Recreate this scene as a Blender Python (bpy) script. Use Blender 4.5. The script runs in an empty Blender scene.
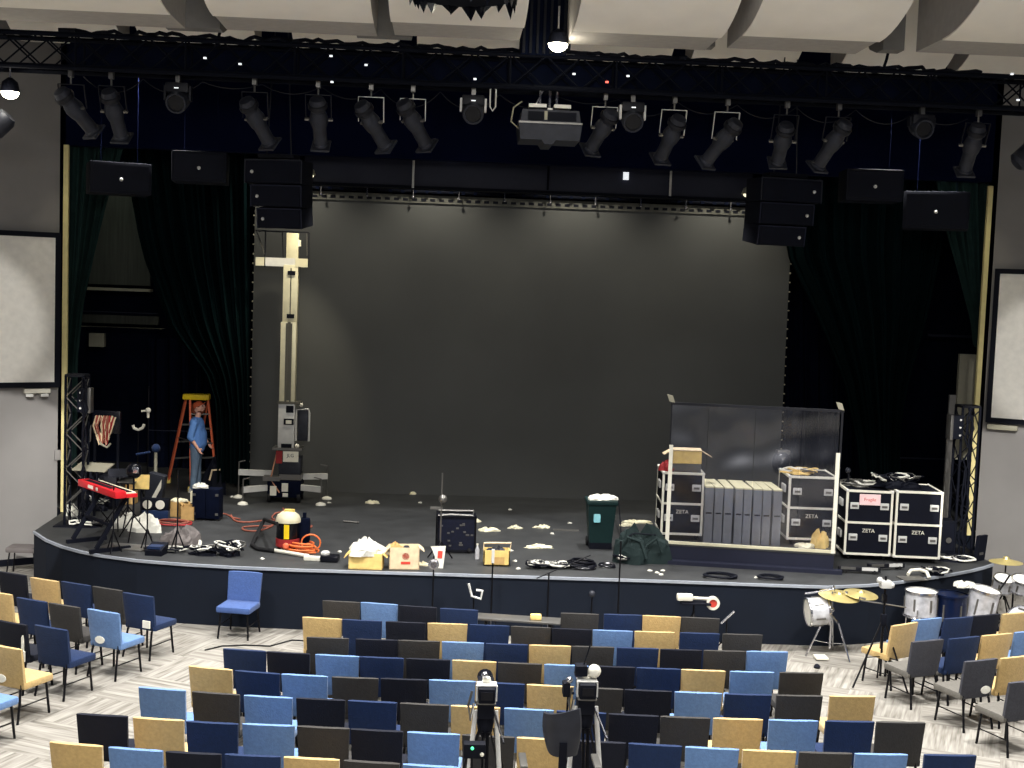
import bpy, bmesh, math, random
from mathutils import Vector, Matrix, Euler
random.seed(7)
PI = math.pi
COL = bpy.context.scene.collection
F = 1300.0
CAM = Vector((-1.3, 0.0, 5.25))
PSI, TH, RHO = math.radians(3.0), math.radians(4.42), 0.0355
_f = Vector((math.sin(PSI)*math.cos(TH), math.cos(PSI)*math.cos(TH), -math.sin(TH)))
_r0 = Vector((math.cos(PSI), -math.sin(PSI), 0))
_u0 = _r0.cross(_f)
_r = _r0*math.cos(RHO) + _u0*math.sin(RHO)
_u = _u0*math.cos(RHO) - _r0*math.sin(RHO)
SZ = 0.915      # stage height

def ray(px, py):
    return _f + _r*((px-512)/F) - _u*((py-384)/F)
def P(px, py, z=0.0):
    d = ray(px, py); t = (z-CAM.z)/d.z
    return CAM + d*t
def PY(px, py, Y):
    d = ray(px, py); t = (Y-CAM.y)/d.y
    return CAM + d*t

# ---------------------------------------------------------------- materials
MAT = {}
def mat(name, color, rough=0.6, metal=0.0, noise=0.0, nscale=8.0, spec=0.3, bump=0.0, bscale=60, emit=None, es=0.0, coat=0.0, stretch=None, sheen=0.0, color2=None):
    m = bpy.data.materials.new(name); m.use_nodes = True
    nt = m.node_tree; b = nt.nodes['Principled BSDF']
    b.inputs['Base Color'].default_value = (*color, 1)
    b.inputs['Roughness'].default_value = rough
    b.inputs['Metallic'].default_value = metal
    b.inputs['Specular IOR Level'].default_value = spec
    if coat: b.inputs['Coat Weight'].default_value = coat
    if sheen: b.inputs['Sheen Weight'].default_value = sheen
    if emit:
        b.inputs['Emission Color'].default_value = (*emit, 1); b.inputs['Emission Strength'].default_value = es
    tc = nt.nodes.new('ShaderNodeTexCoord')
    src = tc.outputs['Object']
    if stretch:
        mp = nt.nodes.new('ShaderNodeMapping'); mp.inputs['Scale'].default_value = stretch
        nt.links.new(src, mp.inputs['Vector']); src = mp.outputs['Vector']
    n = nt.nodes.new('ShaderNodeTexNoise'); n.inputs['Scale'].default_value = nscale; n.inputs['Detail'].default_value = 4
    nt.links.new(src, n.inputs['Vector'])
    r = nt.nodes.new('ShaderNodeValToRGB')
    k = noise if noise else 0.06
    c2 = color2 or tuple(min(1, c*(1+k)) for c in color)
    c1 = tuple(c*(1-k) for c in color)
    r.color_ramp.elements[0].position = .3; r.color_ramp.elements[1].position = .7
    r.color_ramp.elements[0].color = (*c1, 1); r.color_ramp.elements[1].color = (*c2, 1)
    nt.links.new(n.outputs['Fac'], r.inputs['Fac']); nt.links.new(r.outputs['Color'], b.inputs['Base Color'])
    if bump:
        n2 = nt.nodes.new('ShaderNodeTexNoise'); n2.inputs['Scale'].default_value = bscale
        nt.links.new(src, n2.inputs['Vector'])
        bp = nt.nodes.new('ShaderNodeBump'); bp.inputs['Strength'].default_value = bump; bp.inputs['Distance'].default_value = .02
        nt.links.new(n2.outputs['Fac'], bp.inputs['Height']); nt.links.new(bp.outputs['Normal'], b.inputs['Normal'])
    MAT[name] = m
    return m

def srgb(r, g, b):
    f = lambda c: (c/255/12.92) if c/255 <= .04045 else ((c/255+.055)/1.055)**2.4
    return (f(r), f(g), f(b))

mat('fabric_tan', srgb(190,160,104), .9, bump=.25, sheen=.3, noise=.1, nscale=30)
mat('fabric_light_blue', srgb(94,126,172), .9, bump=.25, sheen=.2, noise=.1, nscale=30)
mat('fabric_navy', srgb(18,38,73), .9, bump=.25, sheen=.06, noise=.1, nscale=30)
mat('fabric_black', srgb(10,14,28), .9, bump=.25, sheen=.03, noise=.1, nscale=30)
mat('fabric_charcoal', srgb(52,50,48), .9, bump=.25, sheen=.05, noise=.1, nscale=30)
mat('fabric_slate', srgb(66,67,74), .9, bump=.25, noise=.1, nscale=30)
mat('fabric_slate_lit', srgb(104,101,95), .9, bump=.25, noise=.1, nscale=30)  # same cloth as the slate backs, the light on seats put into its colour
mat('fabric_blue', srgb(64,88,140), .9, bump=.25, sheen=.1, noise=.1, nscale=30)
mat('leg_black', srgb(24,24,28), .35, .6)
mat('leg_grey', srgb(120,118,114), .35, .7)
mat('stage_top', srgb(50,51,52), .6, noise=.25, nscale=3, bump=.1)
mat('stage_face', srgb(8,17,31), .9, noise=.1, nscale=2)
mat('edge_trim', srgb(168,174,184), .4, .3)
mat('black', srgb(8,11,22), .7, spec=.15)
mat('black_gloss', srgb(14,15,22), .25)
mat('navy_black', srgb(6,12,30), .9, spec=.08, noise=.2)
mat('wall_paint', srgb(132,129,126), .85, noise=.04, nscale=2)
mat('trim_cream', srgb(226,212,150), .5)
mat('wing_grey', srgb(64,66,60), .8, noise=.2, nscale=4, stretch=(6,6,.3))
mat('ledge', srgb(150,146,128), .5)
mat('curtain', srgb(6,20,22), .95, noise=.15, nscale=6, spec=.03)
mat('curtain_grey', srgb(36,56,54), .9, noise=.15, nscale=6, spec=.05)
mat('backdrop', srgb(78,79,78), .85, noise=.04, nscale=1.2)
mat('backdrop_hem', srgb(84,84,78), .8, noise=.2, nscale=12)
mat('header', srgb(5,11,36), .95, spec=.05)
mat('beam', srgb(24,27,44), .6, noise=.08)
mat('truss_black', srgb(7,10,20), .8, .0, spec=.1)
mat('lamp_body', srgb(44,46,54), .5, .2, noise=.2)
mat('lamp_ring', srgb(20,21,28), .5, .2)
mat('chrome', srgb(200,200,205), .2, .9)
mat('aluminium', srgb(206,205,200), .42, .15, noise=.08)
mat('white_paint', srgb(226,222,206), .5)
mat('mast', srgb(214,208,178), .42, .25, noise=.06)
mat('mast_dark', srgb(90,88,80), .5, .4)
mat('screen_white', srgb(236,232,222), .8)
mat('cloud_white', srgb(240,234,222), .85, noise=.03, nscale=2)
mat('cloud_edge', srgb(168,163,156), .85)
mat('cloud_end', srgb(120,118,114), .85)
mat('ceiling_dark', srgb(22,24,32), .9)
mat('cloth_white', srgb(222,220,208), .9, bump=.5, bscale=12)
mat('paper', srgb(226,220,190), .85, bump=.3, bscale=15)
mat('cardboard', srgb(196,158,100), .85, noise=.12, nscale=12)
mat('cardboard_yellow', srgb(228,196,120), .85, noise=.12, nscale=12)
mat('cardboard_pale', srgb(222,200,164), .85, noise=.12, nscale=12)
mat('red_print', srgb(205,70,56), .8)
mat('red', srgb(206,34,42), .35)
mat('orange', srgb(228,112,76), .5)
mat('orange_cord', srgb(232,120,64), .5)
mat('brick_cord', srgb(150,86,70), .6)
mat('maroon_cord', srgb(150,42,44), .6)
mat('yellow', srgb(240,204,30), .5)
mat('yellow_foot', srgb(226,200,110), .6)
mat('bin_green', srgb(14,40,40), .5, noise=.1)
mat('sticker_blue', srgb(150,214,222), .5)
mat('duffel', srgb(26,40,40), .85, bump=.6, bscale=9)
mat('case_panel', srgb(9,12,24), .7, spec=.15, noise=.15, nscale=5)
mat('panel_grey', srgb(112,114,118), .7, noise=.12, nscale=7)
mat('panel_top', srgb(206,200,166), .7)
mat('skin', srgb(232,176,152), .6)
mat('shirt', srgb(98,142,208), .85, bump=.3, bscale=20)
mat('jeans', srgb(108,128,150), .9, bump=.3, bscale=25, noise=.15)
mat('hair', srgb(110,52,30), .8)
mat('cap_mat', srgb(186,86,52), .8)
mat('shoe', srgb(190,188,178), .7)
mat('cymbal', srgb(214,196,130), .3, .7, noise=.1)
mat('drum_shell', srgb(206,206,210), .3, .25, noise=.25, nscale=9)
mat('drum_head', srgb(232,230,220), .6)
mat('drum_blue', srgb(8,22,52), .3)
mat('key_white', srgb(236,226,196), .4)
mat('vac_lid', srgb(214,206,176), .4)
mat('pink_label', srgb(240,206,206), .6)
mat('stool_pad', srgb(104,98,96), .85)
mat('tan_cable', srgb(196,140,110), .7)
mat('green_led', (.05,.6,.2), .5, emit=(.1,1,.4), es=1.5)
mat('red_led', (.6,.05,.05), .5, emit=(1,.15,.1), es=2.0)
mat('bulb', (1,1,.9), .5, emit=(1,.93,.7), es=25)
mat('bulb_soft', (1,1,.9), .5, emit=(1,.93,.62), es=1.2)
mat('small_light', (1,1,1), .5, emit=(.9,.95,1), es=.8)
mat('rubber', srgb(20,20,22), .8)
mat('blue_crate', srgb(10,15,36), .5, noise=.3, nscale=20)

def m_glass():
    m = bpy.data.materials.new('clear_shield'); m.use_nodes = True; nt = m.node_tree; nt.nodes.clear()
    o = nt.nodes.new('ShaderNodeOutputMaterial'); mx = nt.nodes.new('ShaderNodeMixShader')
    t = nt.nodes.new('ShaderNodeBsdfTransparent'); t.inputs['Color'].default_value = (.90,.90,.92,1)
    g = nt.nodes.new('ShaderNodeBsdfGlossy'); g.inputs['Roughness'].default_value = .2; g.inputs['Color'].default_value=(.9,.92,1,1)
    tc = nt.nodes.new('ShaderNodeTexCoord'); n = nt.nodes.new('ShaderNodeTexNoise'); n.inputs['Scale'].default_value = .9; n.inputs['Detail'].default_value=1
    bp = nt.nodes.new('ShaderNodeBump'); bp.inputs['Strength'].default_value = .7; bp.inputs['Distance'].default_value = .2
    nt.links.new(tc.outputs['Object'], n.inputs['Vector']); nt.links.new(n.outputs['Fac'], bp.inputs['Height'])
    nt.links.new(bp.outputs['Normal'], g.inputs['Normal'])
    mx.inputs['Fac'].default_value = .07
    nt.links.new(t.outputs[0], mx.inputs[1]); nt.links.new(g.outputs[0], mx.inputs[2]); nt.links.new(mx.outputs[0], o.inputs['Surface'])
    MAT['clear_shield'] = m
m_glass()

def m_carpet():
    m = bpy.data.materials.new('carpet'); m.use_nodes = True; nt = m.node_tree; b = nt.nodes['Principled BSDF']
    b.inputs['Roughness'].default_value = .95; b.inputs['Specular IOR Level'].default_value = .1
    L = nt.links.new
    tc = nt.nodes.new('ShaderNodeTexCoord')
    rot = nt.nodes.new('ShaderNodeMapping'); rot.inputs['Rotation'].default_value = (0,0,.42)
    L(tc.outputs['Object'], rot.inputs['Vector'])
    def stripes(sc):
        mp = nt.nodes.new('ShaderNodeMapping'); mp.inputs['Scale'].default_value = sc; L(rot.outputs[0], mp.inputs['Vector'])
        n = nt.nodes.new('ShaderNodeTexNoise'); n.inputs['Scale'].default_value = 1; n.inputs['Detail'].default_value = 2; n.inputs['Roughness'].default_value = .7
        L(mp.outputs[0], n.inputs['Vector']); return n.outputs['Fac']
    a = stripes((15,1.1,1)); c = stripes((1.1,15,1))
    ck = nt.nodes.new('ShaderNodeTexChecker'); ck.inputs['Scale'].default_value = 1.05
    ck.inputs['Color1'].default_value = (0,0,0,1); ck.inputs['Color2'].default_value = (1,1,1,1)
    off = nt.nodes.new('ShaderNodeMapping'); off.inputs['Location'].default_value = (.1,.1,.5); L(rot.outputs[0], off.inputs['Vector']); L(off.outputs[0], ck.inputs['Vector'])
    mx = nt.nodes.new('ShaderNodeMix'); mx.data_type = 'FLOAT'
    L(ck.outputs['Fac'], mx.inputs[0]); L(a, mx.inputs[2]); L(c, mx.inputs[3])
    r = nt.nodes.new('ShaderNodeValToRGB'); e = r.color_ramp.elements
    e[0].position = .34; e[0].color = (*srgb(104,100,94),1); e[1].position = .66; e[1].color = (*srgb(150,147,139),1)
    x = e.new(.43); x.color = (*srgb(124,120,112),1); x = e.new(.53); x.color = (*srgb(136,132,125),1)
    L(mx.outputs[0], r.inputs['Fac']); L(r.outputs['Color'], b.inputs['Base Color'])
    MAT['carpet'] = m
m_carpet()

# ---------------------------------------------------------------- mesh helpers
def xf(v, M): return M @ Vector(v) if M else Vector(v)
class MB:
    def __init__(s): s.v = []; s.f = []; s.sm = []
    def add(s, vs, fs, smooth=False):
        n = len(s.v); s.v += [tuple(v) for v in vs]; s.f += [tuple(i+n for i in f) for f in fs]; s.sm += [smooth]*len(fs); return s
    def box(s, x0, x1, y0, y1, z0, z1, M=None, bev=0):
        if bev:
            bm = bmesh.new(); bmesh.ops.create_cube(bm, size=1)
            for v in bm.verts: v.co = Vector(((x0+x1)/2+v.co.x*(x1-x0), (y0+y1)/2+v.co.y*(y1-y0), (z0+z1)/2+v.co.z*(z1-z0)))
            bmesh.ops.bevel(bm, geom=bm.edges[:], offset=bev, segments=2, profile=.6, affect='EDGES')
            bm.verts.index_update()
            s.add([xf(v.co, M) for v in bm.verts], [[v.index for v in f.verts] for f in bm.faces], True); bm.free(); return s
        vs = [xf((x,y,z), M) for z in (z0,z1) for y in (y0,y1) for x in (x0,x1)]
        return s.add(vs, [(0,2,3,1),(4,5,7,6),(0,1,5,4),(2,6,7,3),(0,4,6,2),(1,3,7,5)])
    def hexa(s, a):   # 8 corners, bottom 4 ccw then top 4
        return s.add(a, [(3,2,1,0),(4,5,6,7),(0,1,5,4),(1,2,6,5),(2,3,7,6),(3,0,4,7)])
    def tube(s, pts, r, n=8, closed=False, rs=None):
        pts = [Vector(p) for p in pts]; N = len(pts); base = len(s.v); ring = []
        prev = None
        for i, p in enumerate(pts):
            if closed: t = pts[(i+1)%N]-pts[i-1]
            else: t = pts[min(i+1,N-1)]-pts[max(i-1,0)]
            if t.length < 1e-9: t = Vector((0,0,1))
            t.normalize()
            if prev is None:
                a = Vector((0,0,1)) if abs(t.z) < .9 else Vector((1,0,0)); u = t.cross(a).normalized()
            else:
                u = (prev - t*prev.dot(t))
                u = u.normalized() if u.length > 1e-6 else t.orthogonal().normalized()
            prev = u; w = t.cross(u); rr = rs[i] if rs else r
            ring.append([p+(u*math.cos(2*PI*k/n)+w*math.sin(2*PI*k/n))*rr for k in range(n)])
        vs = [v for q in ring for v in q]; fs = []
        for i in range(N if closed else N-1):
            for k in range(n):
                j = (i+1)%N
                fs.append((i*n+k, i*n+(k+1)%n, j*n+(k+1)%n, j*n+k))
        if not closed: fs.append(tuple(range(n))[::-1]); fs.append(tuple((N-1)*n+k for k in range(n)))
        return s.add(vs, fs, True)
    def bar(s, a, b, w, h=None):   # rectangular bar
        a, b = Vector(a), Vector(b); h = h or w; t = (b-a).normalized()
        up = Vector((0,0,1)) if abs(t.z) < .95 else Vector((0,1,0))
        u = t.cross(up).normalized(); q = u.cross(t)
        c = [(-1,-1),(1,-1),(1,1),(-1,1)]
        return s.hexa([a+u*w/2*i+q*h/2*j for i,j in c]+[b+u*w/2*i+q*h/2*j for i,j in c])
    def lathe(s, prof, M=None, n=20, cap=True):
        vs = [xf((r*math.cos(2*PI*k/n), r*math.sin(2*PI*k/n), z), M) for r,z in prof for k in range(n)]
        fs = [(i*n+k, i*n+(k+1)%n, (i+1)*n+(k+1)%n, (i+1)*n+k) for i in range(len(prof)-1) for k in range(n)]
        if cap: fs += [tuple(range(n))[::-1], tuple((len(prof)-1)*n+k for k in range(n))]
        return s.add(vs, fs, True)
    def ball(s, c, r, n=12, sc=(1,1,1)):
        prof = [(max(1e-4, r*math.sin(PI*i/8)), -r*math.cos(PI*i/8)) for i in range(9)]
        M = Matrix.Translation(Vector(c)) @ Matrix.Diagonal((*sc,1))
        return s.lathe(prof, M, n)
    def prism(s, poly, y0, y1, M=None, axis='y'):   # poly in xz (axis y), yz (axis x) or xy (axis z)
        f = {'y': lambda a,b,t:(a,t,b), 'x': lambda a,b,t:(t,a,b), 'z': lambda a,b,t:(a,b,t)}[axis]
        n = len(poly)
        vs = [xf(f(a,b,y0),M) for a,b in poly]+[xf(f(a,b,y1),M) for a,b in poly]
        return s.add(vs, [tuple(range(n))[::-1], tuple(range(n,2*n))]+[(i,(i+1)%n,n+(i+1)%n,n+i) for i in range(n)])
    def build(s, name, m, parent=None, loc=None, rz=0, smooth=None):
        me = bpy.data.meshes.new(name); me.from_pydata(s.v, [], s.f)
        for p, q in zip(me.polygons, s.sm): p.use_smooth = q if smooth is None else smooth
        bm = bmesh.new(); bm.from_mesh(me); bmesh.ops.recalc_face_normals(bm, faces=bm.faces[:]); bm.to_mesh(me); bm.free()
        if any(s.sm):
            try: me.set_sharp_from_angle(angle=math.radians(40))
            except Exception: pass
        me.materials.append(MAT[m])
        o = bpy.data.objects.new(name, me); COL.objects.link(o)
        if parent: o.parent = parent
        if loc is not None: o.location = loc
        o.rotation_euler.z = rz
        return o
def tag(o, label, cat, group=None, kind=None):
    o['label'] = label; o['category'] = cat
    if group: o['group'] = group
    if kind: o['kind'] = kind
    return o
def thing(name, loc, label, cat, group=None, rz=0):
    o = bpy.data.objects.new(name, None); COL.objects.link(o); o.location = loc; o.rotation_euler.z = rz
    o.empty_display_size = .1
    return tag(o, label, cat, group)
def struct(o):
    o['kind'] = 'structure'; return o
def dup(root, loc, rz, label=None, group=None):
    r = root.copy(); COL.objects.link(r); r.location = loc; r.rotation_euler.z = rz
    if label: r['label'] = label
    if group: r['group'] = group
    for ch in list(root.children):
        c = ch.copy(); COL.objects.link(c); c.parent = r
        for g in ch.children:
            d = g.copy(); COL.objects.link(d); d.parent = c
    return r
def crumple(mb, cx, cy, cz, w, d, h, seed, n=14, rnd=.35):
    """a heap or crumpled cloth: closed lumpy mound on the ground"""
    R = random.Random(seed); vs = []; fs = []
    ph = [R.uniform(0, 6.28) for _ in range(6)]
    rings = 7
    for i in range(rings+1):
        a = (PI/2)*i/rings
        for k in range(n*2):
            t = PI*k/n
            q = 1+.16*math.sin(3*t+ph[0])+.12*math.sin(5*t+ph[1])+R.uniform(-rnd,rnd)*.25
            z = math.sin(a)**.62*(1+.25*math.sin(2*t+ph[2])+R.uniform(-rnd,rnd)*.6*(i>0))
            if i == rings: z = 1
            vs.append((cx+math.cos(a)*w/2*q*math.cos(t), cy+math.cos(a)*d/2*q*math.sin(t), cz+h*max(z,0)))
    N = 2*n
    for i in range(rings):
        for k in range(N): fs.append((i*N+k, i*N+(k+1)%N, (i+1)*N+(k+1)%N, (i+1)*N+k))
    fs.append(tuple(range(N))[::-1]); fs.append(tuple(rings*N+k for k in range(N)))
    mb.add(vs, fs, False); return mb
def loops(mb, c, r, n_turn, rad, seed, z=0.012, squash=1.0, jit=.15):
    R = random.Random(seed); pts = []
    for i in range(n_turn*16):
        a = 2*PI*i/16; q = r*(1+R.uniform(-jit, jit)*.4+.18*math.sin(i*.37+seed))
        pts.append((c[0]+q*math.cos(a), c[1]+q*squash*math.sin(a), c[2]+z+rad*1.2*abs(math.sin(i*.21))*1.5+rad*.7*(i//16)*.6))
    mb.tube(pts, rad, 6); return mb
def text_mesh(name, txt, size, m, parent, loc, rot, depth=.003):
    cu = bpy.data.curves.new(name, 'FONT'); cu.body = txt; cu.size = size; cu.extrude = depth; cu.align_x = 'CENTER'; cu.align_y = 'CENTER'
    o = bpy.data.objects.new(name+'_tmp', cu); COL.objects.link(o)
    dg = bpy.context.evaluated_depsgraph_get(); me = bpy.data.meshes.new_from_object(o.evaluated_get(dg))
    bpy.data.objects.remove(o); me.materials.clear(); me.materials.append(MAT[m])
    q = bpy.data.objects.new(name, me); COL.objects.link(q); q.parent = parent; q.location = loc; q.rotation_euler = rot
    return q
# ---------------------------------------------------------------- camera
cd = bpy.data.cameras.new('camera'); cam = bpy.data.objects.new('camera', cd); COL.objects.link(cam)
cd.sensor_width = 36; cd.lens = 36*F/1024; cd.clip_end = 200
M = Matrix((( _r.x,_u.x,-_f.x,CAM.x),(_r.y,_u.y,-_f.y,CAM.y),(_r.z,_u.z,-_f.z,CAM.z),(0,0,0,1)))
cam.matrix_world = M
bpy.context.scene.camera = cam

# ---------------------------------------------------------------- room shell
YP = 23.3                              # proscenium plane
TL, TR = PY(65,380,YP).x, PY(978,380,YP).x     # opening edges
struct(MB().box(-19,19,-3,32,-.2,0).build('floor','carpet'))
struct(MB().box(-19,19,-3,32,11.6,11.8).build('ceiling','ceiling_dark'))
# stage
front_px = [(34,531),(46,539),(62,545.5),(80,550.5),(100,554.5),(137,559.5),(180,563),(230,566),(300,569),(420,572.5),(548,576.5),(676,580.5),(768,584),(828,586),(870,584.2),(900,581),(943,575),(970,570),(984,566.5),(993,563.5)]
fr = [P(x,y,SZ) for x,y in front_px]
poly = [(p.x,p.y) for p in fr]
xl, xr = poly[0][0], poly[-1][0]
poly_s = poly+[(xr+.05,YP+.4),(xr+4,YP+.4),(xr+4,31),(xl-4,31),(xl-4,YP+.4),(xl-.05,YP+.4)]
struct(MB().prism(poly_s,0,SZ-.02,axis='z').build('stage','stage_face'))
struct(MB().prism([(x,y+.015) if i<len(poly) else (x,y) for i,(x,y) in enumerate(poly_s)],SZ-.02,SZ,axis='z').build('stage_deck','stage_top'))
t = MB()
for a,b in zip(poly[:-1],poly[1:]): t.bar((a[0],a[1]-.008,SZ-.018),(b[0],b[1]-.008,SZ-.018),.035,.04)
struct(t.build('trim_3','edge_trim'))
# splayed side walls
def splay(sx, x0):
    dx, dy = 5.0, -5.0*.58
    a = Vector((x0, YP, 0)); b = Vector((x0+sx*dx, YP+dy, 0)); nrm = Vector((0,1,0))
    return a, b
def wall_seg(name,a,b,z0,z1,th=.25):
    n = Vector((-(b-a).y,(b-a).x,0)).normalized()*th
    if n.y < 0: n = -n
    mb = MB(); c = [a,b,b+n,a+n]
    mb.hexa([Vector((p.x,p.y,z0)) for p in c]+[Vector((p.x,p.y,z1)) for p in c])
    return struct(mb.build(name,'wall_paint'))
LA,LB = splay(-1,TL-.12); RA,RB = splay(1,TR+.14)
wall_seg('wall_left',LA,LB,0,11.6); wall_seg('wall_right',RA,RB,0,11.6)
bbl = MB()
def on_wall(A,B,s,off=0):
    d=(B-A).normalized(); n=Vector((-d.y,d.x,0)); 
    if n.y>0: n=-n
    return A+d*s+n*off
for nm,A,B in (('baseboard_left',LA,LB),('baseboard_right',RA,RB)):
    d=(B-A).normalized(); a=on_wall(A,B,.02,.012); b=on_wall(A,B,5.7,.012)
    struct(MB().bar((a.x,a.y,.06),(b.x,b.y,.06),.02,.12).build(nm,'black'))
wall_seg('wall_left_far',LB,LB+Vector((-6,-5,0)),0,11.6); wall_seg('wall_right_far',RB,RB+Vector((6,-5,0)),0,11.6)
# cream vertical trims at the opening
ZH = PY(66,145,YP).z
for nm,x,sx,zt in (('trim_1',TL,-1,ZH),('trim_2',TR,1,PY(988,186,YP).z)):
    struct(MB().box(x-.045,x+.04,YP-.05,YP+.02,SZ,zt).build(nm,'trim_cream'))
# black header above opening, black jambs, wings, back wall
struct(MB().box(TL-.02,TR+.02,YP-.02,YP+.25,ZH,11.6).build('wall_header','header'))
struct(MB().box(TL-3.6,TL-3.4,YP+.3,31,SZ,11.6).build('wall_stage_left','header'))
struct(MB().box(TR+3.4,TR+3.6,YP+.3,31,SZ,11.6).build('wall_stage_right','header'))
struct(MB().box(TL-3.4,TR+3.4,29.6,29.8,SZ,11.6).build('wall_back','navy_black'))

# wing wall details seen between the curtains (upstage left loft wall)
def quad_box(name,x0,y0,x1,y1,Y,m,th=.1,lift=0):
    a=PY(x0,y0,Y); b=PY(x1,y1,Y)
    return MB().box(a.x,b.x,Y,Y+th,b.z,a.z).build(name,m)
lw = thing('loft_alcove', PY(118,300,28.2), 'grey lit loft alcove with pale ledges behind the left side curtains','alcove')
def rel(o,root): 
    o.parent=root; o.location=-Vector(root.location); return o
rel(quad_box('alcove_wall',86,186,150,286,28.6,'wing_grey'),lw)
rel(quad_box('upper_ledge',84,287,150,292,28.2,'ledge',.3),lw)
rel(quad_box('middle_ledge',80,311,156,314,28.2,'beam',.3),lw)
rel(quad_box('fascia_panel',78,314,158,325,28.4,'wing_grey'),lw)
rel(quad_box('lower_ledge',72,326,162,329,28.2,'ledge',.35),lw)
rel(quad_box('wall_box',89,333,104,347,28.3,'ledge',.15),lw)
tag(quad_box('handrail',928,334,976,338,28.2,'beam',.06),'faint grey rail high behind the right side curtains','rail')
tag(quad_box('door_panel',960,354,976,460,24.6,'ledge',.08),'pale upright panel between right curtain gap and right cream trim','panel')
tag(quad_box('door_panel',148,430,232,433,27.8,'beam',.06),'grey horizontal barre rail behind the ladder and the man','rail')
tag(quad_box('wall_rail',888,457,956,460,27.5,'beam',.06),'grey horizontal rail behind the tangle of cables on the road cases','rail')

# ---------------------------------------------------------------- backdrop and rear beam
YB = 26.2
bl, br = PY(252,360,YB).x, PY(785,360,YB).x
bt = PY(520,206,YB).z
bd = thing('backdrop',(0,0,0),'large dark grey stretched backdrop filling the middle of the stage','backdrop')
bd.location=((bl+br)/2,YB,SZ); w=(br-bl)/2
n=24
mb=MB(); mb.box(-w,w,0,.03,.0,bt-SZ); mb.build('cloth','backdrop',bd)
mb=MB(); mb.box(-w,w,-.035,0,bt-SZ-.02,bt-SZ+.14); mb.build('top_hem','backdrop_hem',bd)
mb=MB()
for i in range(60):
    x=-w+.1+i*(2*w-.2)/59; mb.box(x-.05,x+.05,-.045,-.036,bt-SZ+.02,bt-SZ+.07)
mb.build('grommet_band','black',bd)['kind']='stuff'
mb=MB()
for i in range(30):
    for sx in (-1,1):
        z=.2+i*(bt-SZ-.4)/29; mb.ball((sx*(w+.015),-.01,z),.018,6)
mb.build('edge_tie','ledge',bd)['kind']='stuff'
mb=MB()
for i in range(int(2*w/.12)):
    x=-w+i*.12; mb.box(x,x+.07,.1+.04*(i%2),.14+.04*(i%2),.17,.62)
o=mb.build('border_valance','navy_black'); o.location=((bl+br)/2,YB-.25,bt); tag(o,'dark pleated border strip hanging just above the backdrop top','valance')
pr=thing('batten_pipe',((bl+br)/2,YB-.1,bt+.2),'long dark batten pipe with shiny clamps along the top of the backdrop','pipe')
MB().tube([(-w-.1,0,0),(w+.1,0,0)],.03,8).build('pipe_tube','truss_black',pr)
for i in range(12):
    x=bl+.4+i*(br-bl-.8)/11
    mb=MB().tube([(0,0,0),(0,0,.28)],.012,6); mb.ball((0,0,.02),.028,8)
    o=mb.build('pipe_clamp','chrome',pr); o.location=(x-(bl+br)/2,-.08,-.14)
Y2=24.6
a=PY(305,150,Y2); b=PY(752,192,Y2)
lb = thing('lighting_beam',((a.x+b.x)/2,Y2,(PY(520,157,Y2).z+PY(520,190,Y2).z)/2),'wide flat dark blue-grey beam spanning above the backdrop','beam')
hw=(b.x-a.x)/2; hh=(PY(520,157,Y2).z-PY(520,190,Y2).z)/2
MB().box(-hw,hw,0,.3,-hh,hh).build('beam_face','beam',lb)
mb=MB(); mb.box(-hw,hw,-.05,.35,-hh-.05,-hh); mb.build('lower_flange','truss_black',lb)
mb=MB(); mb.box(-hw,hw,-.05,.35,hh,hh+.05); mb.build('upper_flange','truss_black',lb)
for px,py0,py1 in ((414,150,188),(672,150,196),(549,158,190)):
    p=PY(px,py0,Y2-.12); q=PY(px,py1,Y2-.12)
    o=MB().tube([(0,0,0),(0,0,p.z-q.z)],.022,8).build('support_rod','aluminium' if px!=549 else 'truss_black',lb); o.location=Vector((p.x,Y2-.12,q.z))-Vector(lb.location)
    ({414:'thin pale vertical rod crossing the beam, left one',672:'thin pale vertical rod crossing the beam, right one',549:'dull grey vertical rod crossing the beam under the projector'}[px],'rod')
for px,py,lab in ((309,174,'small warm work lamp glowing beside the left hanging speaker array'),(748,193,'small warm work lamp glowing beside the right hanging speaker array')):
    r=thing('work_lamp',PY(px,py,24.3),lab,'lamp')
    MB().lathe([(.02,.12),(.09,.08),(.12,0),(.12,-.02)]).build('lamp_housing','ledge',r); MB().ball((0,0,-.03),.09,10,(1,1,.6)).build('bulb','bulb_soft',r)
for px,py,lab in ((450,159,'tiny bright lamp on the beam left of the projector'),(625,157,'tiny bright lamp on the beam right of the projector'),(626,176,'small bright fixture hanging below the tiny lamp right of the projector')):
    tag(MB().box(-.05,.05,-.02,.03,-.02 if py!=176 else -.07,.02 if py!=176 else .07).build('indicator_lamp','small_light',loc=PY(px,py,24.55)),lab,'lamp')

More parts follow.
